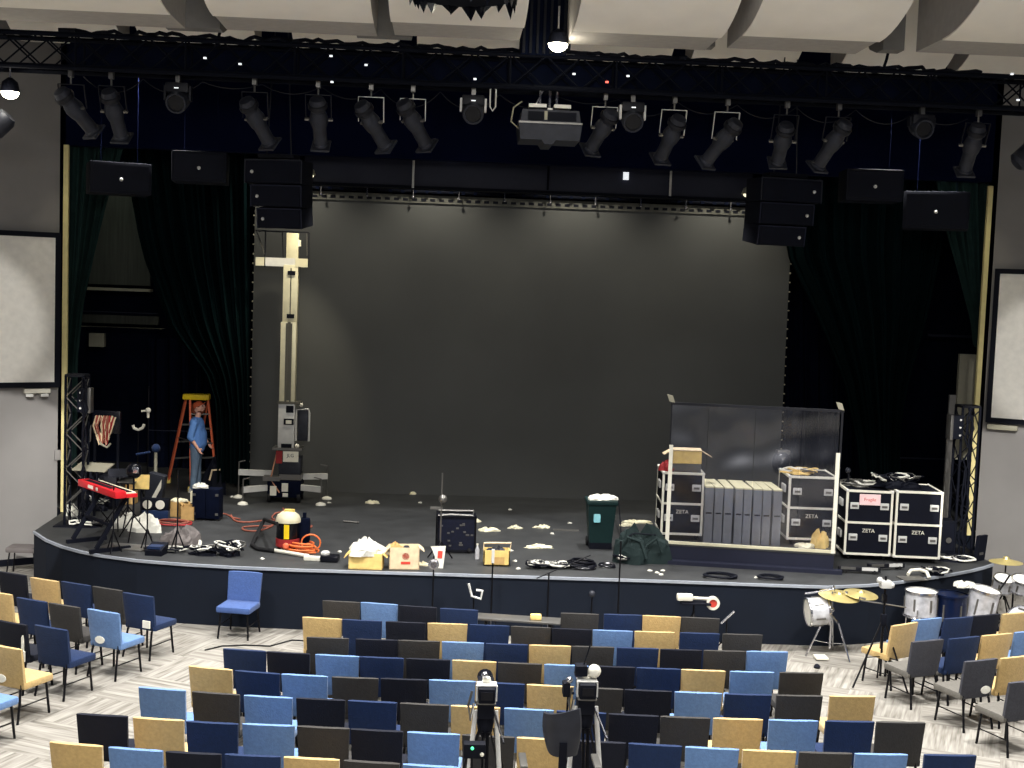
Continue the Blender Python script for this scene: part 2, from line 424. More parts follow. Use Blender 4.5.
# ---------------------------------------------------------------- curtains
def curtain(name, edge_l, edge_r, Y, m, label, folds=7, amp=.13, phase=0.0, jit=1):
    """edges: lists of (px,py) seen from the camera, turned into points in the plane y=Y"""
    R=random.Random(jit)
    L=[PY(x,y,Y) for x,y in edge_l]; Rr=[PY(x,y,Y) for x,y in edge_r]
    def samp(E,t):
        f=t*(len(E)-1); i=min(int(f),len(E)-2); return E[i].lerp(E[i+1],f-i)
    nu,nv=folds*12,18; vs=[]; 
    ws=[R.uniform(.6,1.5) for _ in range(folds*3)]
    for j in range(nv+1):
        a=samp(L,j/nv); b=samp(Rr,j/nv)
        for i in range(nu+1):
            u=i/nu; p=a.lerp(b,u)
            k=ws[int(u*folds)%len(ws)]
            d=amp*(.8*math.sin(2*PI*folds*u+phase+.3*math.sin(4*u+j*.07))+.45*math.sin(2*PI*folds*2.3*u+1.3))*(.55+.45*k)
            vs.append((p.x,p.y+d,p.z))
    n=len(vs); W=nu+1
    vs+= [(x,y+.02,z) for x,y,z in vs]
    fs=[]
    for j in range(nv):
        for i in range(nu):
            q=j*W+i; fs.append((q,q+1,q+W+1,q+W)); fs.append((n+q,n+q+W,n+q+W+1,n+q+1))
    for j in range(nv):
        q=j*W; fs.append((q,q+W,n+q+W,n+q)); q=j*W+nu; fs.append((q,n+q,n+q+W,q+W))
    for i in range(nu):
        q=i; fs.append((q,n+q,n+q+1,q+1)); q=nv*W+i; fs.append((q,q+1,n+q+1,n+q))
    o=MB().add(vs,fs,True).build(name,m,smooth=True)
    return tag(o,label,'curtain')
curtain('side_curtain',[(67,135),(67,240),(66,330),(66,420),(66,460)],[(128,135),(108,200),(84,300),(77,350),(76,470)],23.9,'curtain_grey','narrow gathered grey-green curtain at far left edge of stage opening',5,.1,jit=3)
curtain('side_curtain',[(118,128),(140,250),(170,330),(205,372),(215,400),(216,480)],[(250,128),(250,250),(250,320),(250,380),(250,430),(250,486)],25.5,'curtain','big swept dark green curtain left of the backdrop, open triangle at its left',8,.15,jit=5)
curtain('side_curtain',[(784,150),(786,250),(820,320),(845,380),(858,440),(862,478)],[(950,170),(940,250),(925,320),(908,380),(900,420),(898,480)],25.5,'curtain','big swept dark green curtain right of the backdrop, behind the road cases',8,.15,jit=9)
curtain('side_curtain',[(935,170),(947,230),(960,275),(972,320),(975,345)],[(988,170),(986,230),(983,290),(981,330),(980,350)],23.9,'curtain_grey','narrow gathered grey-green curtain at far right edge of stage opening',5,.1,jit=4)
curtain('leg_curtain',[(148,340),(148,480)],[(262,330),(262,486)],28.9,'navy_black','black upstage curtain behind the man and the ladder',8,.08,jit=14)
curtain('leg_curtain',[(770,220),(772,500)],[(900,220),(900,500)],28.6,'navy_black','black upstage curtain just right of the backdrop edge',8,.08,jit=15)

# ---------------------------------------------------------------- projection screens
def screen(A,B,s0,s1,zt,zb,label):
    root=thing('projection_screen',on_wall(A,B,(s0+s1)/2,.1)+Vector((0,0,(zt+zb)/2)),label,'screen','wall projection screens')
    d=(B-A).normalized(); root.rotation_euler.z=math.atan2(d.y,d.x) if d.x>0 else math.atan2(-d.y,-d.x)
    hw=abs(s1-s0)/2; hh=(zt-zb)/2; f=.09
    MB().box(-hw+f,hw-f,-.015,.03,-hh+f,hh-f).build('screen_surface','screen_white',root)
    mb=MB(); mb.box(-hw,hw,-.035,.05,hh-f,hh); mb.box(-hw,hw,-.035,.05,-hh,-hh+f); mb.box(-hw,-hw+f,-.035,.05,-hh+f,hh-f); mb.box(hw-f,hw,-.035,.05,-hh+f,hh-f)
    mb.build('screen_frame','black',root)
    return root
def wall_hit(px,py,A,B):
    d=ray(px,py); n=Vector((-(B-A).y,(B-A).x,0)); t=(A-CAM).dot(n)/d.dot(n); return CAM+d*t
pa=wall_hit(59.5,233,LA,LB); pb=wall_hit(59,386.5,LA,LB)
s0=(Vector((pa.x,pa.y,0))-LA).length
screen(LA,LB,s0,s0+4.6,pa.z,pb.z,'white projection screen with black frame on the left side wall')
pa=wall_hit(988,268.5,RA,RB); pb=wall_hit(980.5,421,RA,RB)
s0=((Vector((pa.x,pa.y,0))-RA).length+(Vector((pb.x,pb.y,0))-RA).length)/2
screen(RA,RB,s0,s0+4.6,pa.z,pb.z,'white projection screen with black frame on the right side wall')
for px,py,A,B,sx,lab in ((36,391,LA,LB,-1,'small white wall fixture under the left projection screen'),(1003,427,RA,RB,1,'flat pale wall bracket under the right projection screen')):
    p=wall_hit(px,py,A,B); d=(B-A).normalized(); rz=math.atan2(d.y,d.x) if d.x>0 else math.atan2(-d.y,-d.x)
    r=thing('wall_bracket',p,lab,'bracket',rz=rz)
    if sx<0:
        MB().box(-.22,.22,-.12,0,-.03,.05,bev=.01).build('plate','white_paint',r); MB().box(-.2,-.08,-.16,-.04,-.09,-.04,bev=.01).build('clip','aluminium',r); MB().box(.05,.18,-.16,-.04,-.09,-.04,bev=.01).build('clip','aluminium',r)
    else:
        MB().box(-.26,.26,-.14,0,-.045,.045,bev=.012).build('plate','ledge',r)
p=wall_hit(58,455,LA,LB)
tag(MB().box(-.06,.06,-.03,.02,-.09,.09,bev=.008).build('wall_plate','wall_paint',loc=p,rz=math.atan2(2.9,5)),'small pale switch plate on the left wall near the truss tower','plate')

# ---------------------------------------------------------------- ceiling clouds (curved hanging acoustic panels)
def cloud(xa,xb,Y0,Y1,zb,h,label,fin=0,soffit=.65,k=.19):
    """box panel: flat soffit at the far side, then an underside curving up towards the audience"""
    r=thing('ceiling_cloud',((xa+xb)/2,Y1,zb),label,'ceiling panel','curved ceiling clouds'); w=(xb-xa)/2; D=Y1-Y0-soffit
    arc=[(-soffit-D*i/12, k*(D*i/12)**2) for i in range(13)]
    ht=arc[-1][1]+.25
    vs=[];fs=[]
    for (y,z) in arc: vs+=[(-w,y,z-.02),(w,y,z-.02)]
    vs+= [(x,y+.0,z+.02) for x,y,z in vs]
    m=len(arc); n=2*m
    for i in range(m-1): fs.append((2*i,2*i+1,2*i+3,2*i+2)); fs.append((n+2*i,n+2*i+2,n+2*i+3,n+2*i+1)); fs.append((2*i,2*i+2,n+2*i+2,n+2*i)); fs.append((2*i+1,n+2*i+1,n+2*i+3,2*i+3))
    fs.append((0,n,n+1,1)); fs.append((n-2,n-1,2*n-1,2*n-2))
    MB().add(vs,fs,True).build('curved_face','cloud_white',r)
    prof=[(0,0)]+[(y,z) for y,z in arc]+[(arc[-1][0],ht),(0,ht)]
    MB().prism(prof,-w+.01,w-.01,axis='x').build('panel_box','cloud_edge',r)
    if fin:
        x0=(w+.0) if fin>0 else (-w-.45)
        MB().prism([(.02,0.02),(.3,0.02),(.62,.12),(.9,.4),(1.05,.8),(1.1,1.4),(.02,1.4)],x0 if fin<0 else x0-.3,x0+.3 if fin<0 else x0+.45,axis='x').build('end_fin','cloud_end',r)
    return r
def cl(px0,px1,pyc,Y,h,label,D=3.7,fin=0,soffit=1.0,k=.19):
    a=PY(px0,pyc,Y); b=PY(px1,pyc,Y); c=PY((px0+px1)/2,pyc,Y)
    cloud(a.x,b.x,Y-D,Y,c.z,h,label,fin,soffit,k)
cl(-60,186,23,18.1,1.6,'curved white ceiling cloud at far left over the left screen',fin=1)
cl(226,378,33,18.1,1.6,'curved white ceiling cloud left of the dark spiky ornament',fin=1)
cl(394,520,38,17.9,1.6,'flat-fronted grey ceiling cloud behind the dark spiky ornament')
cl(566,706,47,18.1,1.6,'curved white ceiling cloud just right of the bright ceiling lamp')
cl(726,856,51,18.1,1.6,'curved white ceiling cloud second to the right of the bright lamp',fin=-1)
cl(915,1090,56,18.1,1.6,'curved white ceiling cloud at far right over the right screen',fin=-1)
for x0,x1,y,lab in ((25,130,44,'far row white ceiling cloud above the truss, leftmost'),(148,262,48,'far row white ceiling cloud above the truss where the left hanging cable drops'),(298,400,54,'far row white ceiling cloud above the truss left of the ornament'),(418,520,60,'far row white ceiling cloud above the truss below the ornament'),(562,664,66,'far row white ceiling cloud above the truss beside the bright lamp'),(684,786,70,'far row white ceiling cloud above the truss, second right of the bright lamp'),(829,930,76,'far row white ceiling cloud above the truss where the right cable drops'),(946,1060,78,'far row white ceiling cloud above the truss, rightmost')):
    cl(x0,x1,y,21.6,1.9,lab,D=2.0,soffit=.2,k=.35)
# black column with bright lamp
a=PY(522,0,18.4); b=PY(568,55,18.4)
r=thing('ceiling_column',((a.x+b.x)/2,18.5,b.z),'black vertical duct column coming down to the truss beside bright lamp','column')
MB().box(-.32,.32,0,.5,0,11.6-b.z).build('duct','navy_black',r)
for i in range(7): MB().box(-.3+i*.095,-.3+i*.095+.035,-.03,0,.02,11.58-b.z).build('rib','ceiling_dark',r)
MB().box(.12,.36,-.2,.0,(PY(568,25,18.4).z-b.z)-.35,(PY(568,25,18.4).z-b.z)-.18).build('bracket','black',r)
def hang_lamp(px,py,Y,zt,label,size=.13):
    p=PY(px,py,Y); r=thing('pendant_lamp',p,label,'lamp')
    MB().tube([(0,0,.16),(0,0,zt-p.z)],.014,6).build('stem','chrome',r)
    MB().lathe([(.03,.2),(size*.8,.14),(size,.02),(size,.0)]).build('reflector','black',r)
    MB().ball((0,0,0),size*.95,12,(1,1,.8)).build('bulb','bulb',r)
    return p
L1=hang_lamp(558,44,17.9,PY(558,6,17.9).z,'glaring round lamp beside the black column above the truss',.14)
L2=hang_lamp(10,92,18.9,PY(10,68,18.9).z,'glaring round lamp hanging from the left end of the truss',.13)
# spiky ornament
p=PY(462,-4,15.4); r=thing('spiky_pendant',p,'dark spiky leaf-shaped hanging pendant at the top of the ceiling','pendant')
MB().lathe([(.62,0),(.66,.15),(.62,.5),(.3,.75)],n=24).build('drum_shade','black',r)
for i in range(26):
    a=2*PI*i/26; R_=random.Random(i); ca,sa=math.cos(a),math.sin(a); ln=R_.uniform(.06,.2)
    wv=.16; tip=Vector((ca*.58+R_.uniform(-.08,.08),sa*.58,-ln))
    c0=Vector((ca*.64-sa*wv,sa*.64+ca*wv,.12)); c1=Vector((ca*.64+sa*wv,sa*.64-ca*wv,.12)); c2=Vector((ca*.52,sa*.52,.12))
    MB().add([c0,c1,c2,tip],[(0,1,2),(0,3,1),(1,3,2),(2,3,0)]).build('spike','black_gloss',r)
# cables up to the ceiling
for px0,py0,px1,py1,lab in ((217,0,216,48,'black cable dropping from ceiling to the truss, left side'),(886,27,882,75,'black cable dropping from ceiling to the truss, right side')):
    a=PY(px1,py1-2,18.75); b=PY(px0,py0,18.75); top=b+Vector((.05,0,1.2))
    tag(MB().tube([a,a.lerp(b,.3)+Vector((.05,0,0)),a.lerp(b,.6)+Vector((.08,0,0)),b,top],.022,8).build('truss_cable','black'),lab,'cable')

# ---------------------------------------------------------------- front truss
YT=18.8; TZ=PY(512,89,YT).z; TH_=PY(512,57,YT).z-TZ
TX0=PY(-30,60,YT).x; TX1=PY(1060,100,YT).x
# the truss itself is level; measured slope of its image fits within a pixel or two
tr=thing('lighting_truss',(0,YT,TZ),'long black box truss spanning the whole room with spotlights below','truss')
for dy in (-.22,.22):
    for dz in (0,TH_): MB().tube([(TX0,dy,dz),(TX1,dy,dz)],.04 if dz==0 else .035,8).build('chord','truss_black',tr)
L=TX1-TX0; n=int(L/.5)
for dy in (-.22,.22):
    mb=MB()
    for i in range(n):
        x=TX0+i*L/n; x2=x+L/n
        mb.tube([(x,dy,0 if i%2 else TH_),(x2,dy,TH_ if i%2 else 0)],.013,5)
        mb.tube([(x,dy,TH_ if i%2 else 0),(x2,dy,0 if i%2 else TH_)],.013,5)
        if i%3==0: mb.tube([(x,dy,0),(x,dy,TH_)],.016,5)
    mb.build('lacing','truss_black',tr)
mb=MB()
for i in range(n):
    x=TX0+i*L/n; mb.tube([(x,-.22,0),(x+L/n,.22,0)],.012,5)
mb.build('cross_lacing','truss_black',tr)
mb=MB()
for i in range(n):
    x=TX0+i*L/n; mb.tube([(x,-.22,TH_),(x+L/n,.22,TH_)],.012,5)
mb.build('cross_lacing','truss_black',tr)
# black drape hung on the far side of the truss
x0=PY(64,80,YT).x; x1=PY(1000,80,YT).x
tag(MB().box(x0,x1,YT+.27,YT+.31,TZ+.02,TZ+TH_+.02).build('truss_drape','navy_black'),'dark drape strip closing the far side of the truss','drape')
mb=MB(); R=random.Random(5); pts=[]
for i in range(150):
    pts.append((TX0+1.2+i*(L-2.4)/149,YT+R.uniform(-.1,.1),TZ+TH_+.06+R.uniform(0,.05)))
mb.tube(pts,.03,5); o=mb.build('cable_run','black'); tag(o,'black cable loom lying along the top of the truss','cable')
mb=MB(); pts=[]
for i in range(15):
    xa=PY(80+i*60,100,YT).x; xb=PY(80+(i+1)*60,100,YT).x
    dr=R.uniform(.12,.42)
    for k in range(10): u=k/10; pts.append((xa+(xb-xa)*u,YT+.18,TZ-.06-dr*4*u*(1-u)*.6))
mb.tube(pts,.009,5); tag(mb.build('slung_cable','lamp_ring'),'thin black cable slung in loops below the truss','cable')
for px,py in ((205,58),(240,64),(331,56),(366,65),(574,74),(607,82),(628,76),(1012,74),(1018,100),(332,82),(475,79)):
    if px==607: m='red_led'
    else: m='small_light'
    (MB().box(-.02,.02,-.015,.015,-.012,.012).build('indicator_light',m,parent=tr,loc=PY(px,py,YT-.27)-Vector(tr.location)),)

def spot_ers(px0,py0,px1,py1,idx,label,chrome=.0):
    """ellipsoidal spotlight: (px0,py0) its rear end, (px1,py1) its lens end"""
    a=PY(px0,py0,YT-.05); b=PY(px1,py1,YT+.45); d=(b-a); Ln=d.length; mid=a.lerp(b,.42)
    r=thing('stage_spotlight',Vector((mid.x,YT,TZ-.04)),label,'spotlight','ellipsoidal spotlights under the truss')
    z=d.normalized(); q=z.to_track_quat('Z','Y'); Mx=Matrix.Translation(mid-Vector(r.location)) @ q.to_matrix().to_4x4()
    k=Ln
    body=[(.04,-.42*k),(.10,-.40*k),(.125,-.3*k),(.13,-.22*k),(.10,-.16*k),(.115,-.1*k),(.135,0),(.12,.12*k),(.10,.2*k),(.10,.5*k),(.115,.52*k),(.115,.58*k),(.09,.58*k),(.085,.5*k)]
    MB().lathe(body,Mx,18).build('barrel','lamp_body',r)
    MB().lathe([(.135,-.31*k),(.142,-.29*k),(.142,-.24*k),(.135,-.22*k)],Mx,18).build('cooling_ring','lamp_ring',r)
    mb=MB(); mb.box(-.135,.135,-.135,.135,.56*k,.6*k,Mx); br=[c for c in COL.objects if c.parent==r and c.name.startswith('barrel')][0]; mb.build('colour_frame','lamp_body',br)
    MB().box(-.2,-.14,-.02,.02,.0,.03,Mx).build('shutter_handle','leg_grey',r); MB().box(.14,.2,-.02,.02,.0,.03,Mx).build('shutter_handle','leg_grey',r)
    # yoke
    w=.2; mz=(mid-Vector(r.location)); yz=-.16
    mb=MB(); mb.bar((mz.x-w*.9,mz.y,mz.z),(-w*.9+0,0,yz),.008,.04); mb.bar((-w*.9,0,yz),(w*.9,0,yz),.04,.008); mb.bar((w*.9,0,yz),(mz.x+w*.9,mz.y,mz.z),.012,.04)
    mb.build('yoke','aluminium' if chrome else 'lamp_ring',r)
    mb=MB(); mb.box(-.03,.03,-.05,.05,-.06,.06); mb.tube([(0,0,-.05),(0,0,yz)],.014,6); mb.build('clamp','leg_grey',r)
    return r
ers=[(59,90,94,132,'leftmost long spotlight, tilted down to the right over the left wall',0),
(108,90,122,138,'second long spotlight from the left, hanging almost straight down',0),
(245,99,270,144,'dark long spotlight above the left hanging speaker array',0),
(317,98,321,146,'long spotlight pointing straight down right of the left speaker array',0),
(360,103,386,147,'bright-edged long spotlight tilted right, fourth left of the projector',1),
(402,101,427,146,'bright-edged long spotlight tilted right, left of the round lantern',1),
(613,111,590,150,'bright silvery spotlight tilted left just right of the projector',1),
(680,117,660,159,'silvery long spotlight tilted left above the thin right rod',1),
(738,121,705,163,'long spotlight steeply tilted left, above the right beam end',1),
(787,124,777,163,'long spotlight hanging nearly straight above the right speaker array',0),
(847,121,817,167,'long spotlight tilted left just right of the right speaker array',0),
(979,124,964,172,'rightmost long spotlight beside the right cream trim',0)]
for i,(a,b,c,d,lab,ch) in enumerate(ers): spot_ers(a,b,c,d,i,lab,ch)
def par(px,py,label,ch=0):
    r=thing('moving_light',Vector((PY(px,py,YT).x,YT,TZ-.04)),label,'moving light','round moving lights under the truss')
    dz=PY(px,py,YT).z-(TZ-.04)
    mb=MB(); mb.box(-.16,.16,-.12,.12,-.22,-.08,bev=.02); mb.build('base','lamp_ring',r)
    mb=MB(); mb.box(-.19,-.16,-.06,.06,dz,-.12); mb.box(.16,.19,-.06,.06,dz,-.12); mb.build('yoke','aluminium' if ch else 'lamp_ring',r)
    Mx=Matrix.Translation((0,0,dz))@Matrix.Rotation(PI/2+.35,4,'X')
    MB().lathe([(.05,-.24),(.13,-.2),(.155,-.1),(.155,.12),(.14,.17),(.12,.17),(.11,.12)],Mx,20).build('lamp_head','lamp_body',r)
    MB().lathe([(.001,.125),(.11,.125),(.11,.13),(.001,.131)],Mx,20).build('lens','black_gloss',[c for c in COL.objects if c.parent==r and c.name.startswith('lamp_head')][0])
    MB().box(-.03,.03,-.05,.05,-.08,.05).build('clamp','leg_grey',r)
    MB().box(-.03,.03,-.13,-.12,-.17,-.155).build('badge','small_light' ,r)
par(178,101,'round moving light near the left end above the side speaker')
par(473,112,'round moving light with bright clips left of the projector',1)
par(632,120,'round moving light with silver edge right of the projector',1)
par(921,127,'round moving light near the right end of the truss')
# projector
p=PY(549,124,YT); r=thing('projector',p,'wide grey projector hanging from the truss centre','projector')
w=.42
MB().prism([(-.40,.16),(.40,.16),(.43,-.02),(-.43,-.02)],-.3,.45).build('upper_body','lamp_body',r)
mb=MB(); mb.prism([(-.45,-.02),(.45,-.02),(.42,-.26),(.08,-.26),(.04,-.32),(-.08,-.32),(-.12,-.26),(-.42,-.26)],-.32,.45); mb.build('lower_body','lamp_body',r)
MB().box(-.45,.45,-.335,-.31,-.035,-.01).build('trim_band','leg_grey',r)
MB().box(-.32,-.1,-.315,-.295,.01,.13).build('vent','black',r); MB().box(-.04,.36,-.315,-.295,.01,.13).build('vent','black',r)
MB().box(-.09,-.05,-.32,-.3,.02,.14).build('badge','ledge',r)
mb=MB(); mb.box(-.3,-.05,-.08,.12,.22,.27); mb.box(.06,.3,-.08,.12,.22,.27); mb.box(-.03,.04,-.05,.08,.16,.22); mb.build('mount_plate','aluminium',r)
zt=TZ-p.z
mb=MB()
for x in (-.14,.0,.1): mb.tube([(x,0,.2),(x,0,zt)],.018,6)
mb.tube([(-.2,.05,.27),(-.1,0,zt)],.012,6); mb.build('mount_rods','chrome',r)
mb=MB(); mb.tube([(-.43,-.1,-.1),(-.55,-.1,.0),(-.52,-.1,.2),(-.4,0,.3)],.012,6); mb.build('power_cable','ledge',r)
# coiled safety cable by round light
p=PY(493,98,YT-.2); mb=MB(); mb.tube([p+Vector((-.04,0,.12)),p+Vector((-.04,0,-.12)),p+Vector((0,0,-.18)),p+Vector((.04,0,-.12)),p+Vector((.04,0,.12)),p+Vector((0,.0,.16))],.012,6,closed=True)
tag(mb.build('safety_loop','aluminium'),'bright looped chain hanging right of the round light near projector','chain')
p=PY(-2,125,18.9); r=thing('stage_spotlight',p,'dark lamp head cut off by the left picture edge','spotlight'); MB().lathe([(.1,-.15),(.16,-.1),(.16,.14),(.12,.2)],Matrix.Rotation(.8,4,'Y')).build('barrel','lamp_body',r); MB().tube([(0,0,.1),(0,0,TZ-p.z)],.015,6).build('stem','lamp_ring',r)
p=PY(1024,158,18.9); r=thing('stage_spotlight',p,'dark lamp head cut off by the right picture edge','spotlight'); MB().lathe([(.1,-.15),(.16,-.1),(.16,.14),(.12,.2)],Matrix.Rotation(.8,4,'Y')).build('barrel','lamp_body',r); MB().tube([(0,0,.1),(0,0,TZ-p.z)],.015,6).build('stem','lamp_ring',r)

# ---------------------------------------------------------------- hanging speakers
def line_array(pxl,pxr,pyt,pyb,lean,label):
    Y=20.6; a=PY(pxl,pyt,Y); b=PY(pxr,pyb,Y); w=(b.x-a.x)/2; H=a.z-b.z
    r=thing('line_array',Vector(((a.x+b.x)/2,Y,a.z)),label,'speaker array','hanging line arrays'); r.rotation_euler.z=.22*lean
    w*=.94; w_all=w
    z=0; hs=[.36,.33,.31]; k=0; y=0
    for i,hf in enumerate(hs):
        h=H*hf; t=.06*i; s=-lean
        # cabinet tapers a little to the lower part and leans back
        ang=[.0,.06,.14][i]; w=w_all*(1-.11*i)
        Mx=Matrix.Translation((-lean*(w_all-w),y,z))@Matrix.Rotation(ang,4,'X')
        MB().box(-w,w,0,.55,-h+.02,0,Mx,bev=.02).build('cabinet','black',r)
        mb=MB(); mb.box(-w+.03,w-.03,-.02,0,-h+.045,-.03,Mx); mb.build('grille','case_panel',r)
        mb=MB(); mb.box(-w,w,-.012,.0,-.02,0,Mx); mb.box(-w,-w+.015,-.012,0,-h+.02,0,Mx); mb.box(w-.015,w,-.012,0,-h+.02,0,Mx); mb.build('edge_bead','lamp_body',r) if i==0 else mb.build('edge_bead','beam',r)
        mb=MB(); mb.ball(Mx@Vector((lean*w*.72,-.03,-h*.5)),.028,8); mb.build('badge','aluminium',r)
        z-=h; y+=h*math.sin(ang)*.9
    mb=MB(); mb.box(-w*.8,w*.8,.1,.4,.03,.09); mb.tube([(-.2,.25,.08),(-.1,.25,2.2)],.012,6); mb.tube([(.2,.25,.08),(.1,.25,2.2)],.012,6); mb.build('fly_frame','lamp_ring',r)
line_array(241,304,158,231,-1,'three-box black hanging speaker array left of the backdrop')
line_array(757,824,177,249,1,'three-box black hanging speaker array right of the backdrop')
def side_box(pxl,pxr,pyt,pyb,rz,label):
    Y=21.2; a=PY(pxl,pyt,Y); b=PY(pxr,pyb,Y); w=(b.x-a.x)/2; H=a.z-b.z
    r=thing('subwoofer',Vector(((a.x+b.x)/2,Y,b.z)),label,'speaker','hanging side speakers'); r.rotation_euler.z=rz
    MB().box(-w,w,0,.7,0,H,bev=.02).build('cabinet','black',r); MB().box(-w+.05,w-.05,-.02,0,.05,H-.05).build('grille','case_panel',r); MB().ball((0,-.03,H*.45),.03,8).build('badge','aluminium',r)
    mb=MB(); mb.tube([(-w*.6,.3,H),(-w*.6,.3,H+2.2)],.005,6); mb.tube([(w*.6,.3,H),(w*.6,.3,H+2.2)],.005,6); mb.build('hanging_wire','header',r)
side_box(91,151,161,195,.35,'dark square speaker hanging near the far left curtain')
side_box(172,226,150,183,.1,'dark speaker hanging over the big left curtain')
side_box(906,966,190,230,-.35,'dark square speaker hanging near the far right curtain')
side_box(848,902,168,202,-.1,'dark speaker hanging over the big right curtain')
# ---------------------------------------------------------------- chairs
CT=.885
def chair_back_mesh():
    mb=MB(); nu,nv=8,7; front=[];backv=[]
    for j in range(nv+1):
        v=j/nv; z=.40+v*(CT-.40)
        w=.242+.014*v; 
        yc=-.19-.075*v
        for i in range(nu+1):
            u=-1+2*i/nu
            x=u*w; cv=.02*u*u
            zz=z-(.006*u**4 if j==nv else 0)
            e=.006 if abs(u)==1 else 0
            th=.062 if v<.95 else .052
            if j==0: th=.045
            if abs(u)==1: th*=.55
            front.append((x,yc+cv+.0+th*.5,zz)); backv.append((x,yc+cv-th*.5,zz))
    W=nu+1; n=len(front); fs=[]
    for j in range(nv):
        for i in range(nu):
            q=j*W+i; fs.append((q,q+1,q+W+1,q+W)); fs.append((n+q,n+q+W,n+q+W+1,n+q+1))
    for j in range(nv):
        q=j*W; fs.append((q,q+W,n+q+W,n+q)); q=j*W+nu; fs.append((q,n+q,n+q+W,q+W))
    for i in range(nu):
        q=i; fs.append((q,n+q,n+q+1,q+1)); q=nv*W+i; fs.append((q,q+1,n+q+1,n+q))
    mb.add(front+backv,fs,True); return mb
def seat_mesh():
    mb=MB(); mb.box(-.255,.255,-.2,.27,.385,.475,bev=.03); return mb
def make_chair(fab,leg='leg_black',seat=None):
    t=thing('padded_chair',(0,0,0),'','chair')
    seat_mesh().build('seat',seat or fab,t); b=chair_back_mesh().build('backrest',fab,t)
    for sx in (-1,1):
        MB().tube([(sx*.2,.2,.39),(sx*.225,.23,.0)],.015,8).build('leg',leg,t)
        MB().tube([(sx*.2,-.2,.39),(sx*.225,-.27,.0)],.015,8).build('leg',leg,t)
        mb=MB(); mb.tube([(sx*.215,.215,.19),(sx*.213,-.235,.19)],.008,6); mb.tube([(sx*.2,-.19,.37),(sx*.2,-.2,.5)],.012,6); mb.build('side_rail',leg,t)
    MB().bar((-.2,-.1,.378),(.2,-.1,.378),.03,.02).build('seat_frame',leg,t)
    return t
FAB={'Y':('fabric_tan','tan'),'L':('fabric_light_blue','light blue'),'N':('fabric_navy','navy blue'),'K':('fabric_black','black'),'G':('fabric_charcoal','charcoal'),'P':('fabric_slate','slate grey'),'B':('fabric_blue','blue')}
protos={}
def chair(c,loc,rz,label,group,tagm=None):
    if c not in protos:
        t=make_chair(FAB[c][0],seat='fabric_slate_lit' if c=='P' else None); protos[c]=t; t.location=loc; t.rotation_euler.z=rz; t['label']=label; t['group']=group
        if tagm: pass
        r=t; r['_t']=1; del r['_t']
    else:
        r=dup(protos[c],loc,rz,label,group)
    return r
def add_tag(r,kind,x=.0):
    mb=MB()
    if kind=='card': mb.box(-.06+x,.06+x,-.262,-.245,.44,.54); m='cloth_white'
    elif kind=='patch': 
        mb.lathe([(.001,0),(.07,0),(.07,.008),(.001,.01)],Matrix.Translation((x,-.245,.5))@Matrix.Rotation(PI/2,4,'X')@Matrix.Diagonal((1.1,.7,1,1)),12); m='cloth_white'
    else: mb.box(-.015+x,.015+x,-.26,-.24,.42,.75); mb.box(-.035+x,.035+x,-.26,-.24,.42,.55); m='cloth_white'
    mb.build('card_holder',m,r)
ORD=['first','second','third','fourth','fifth','sixth','seventh','eighth','ninth','tenth','eleventh','twelfth','thirteenth','fourteenth','fifteenth','sixteenth','seventeenth','eighteenth','nineteenth']
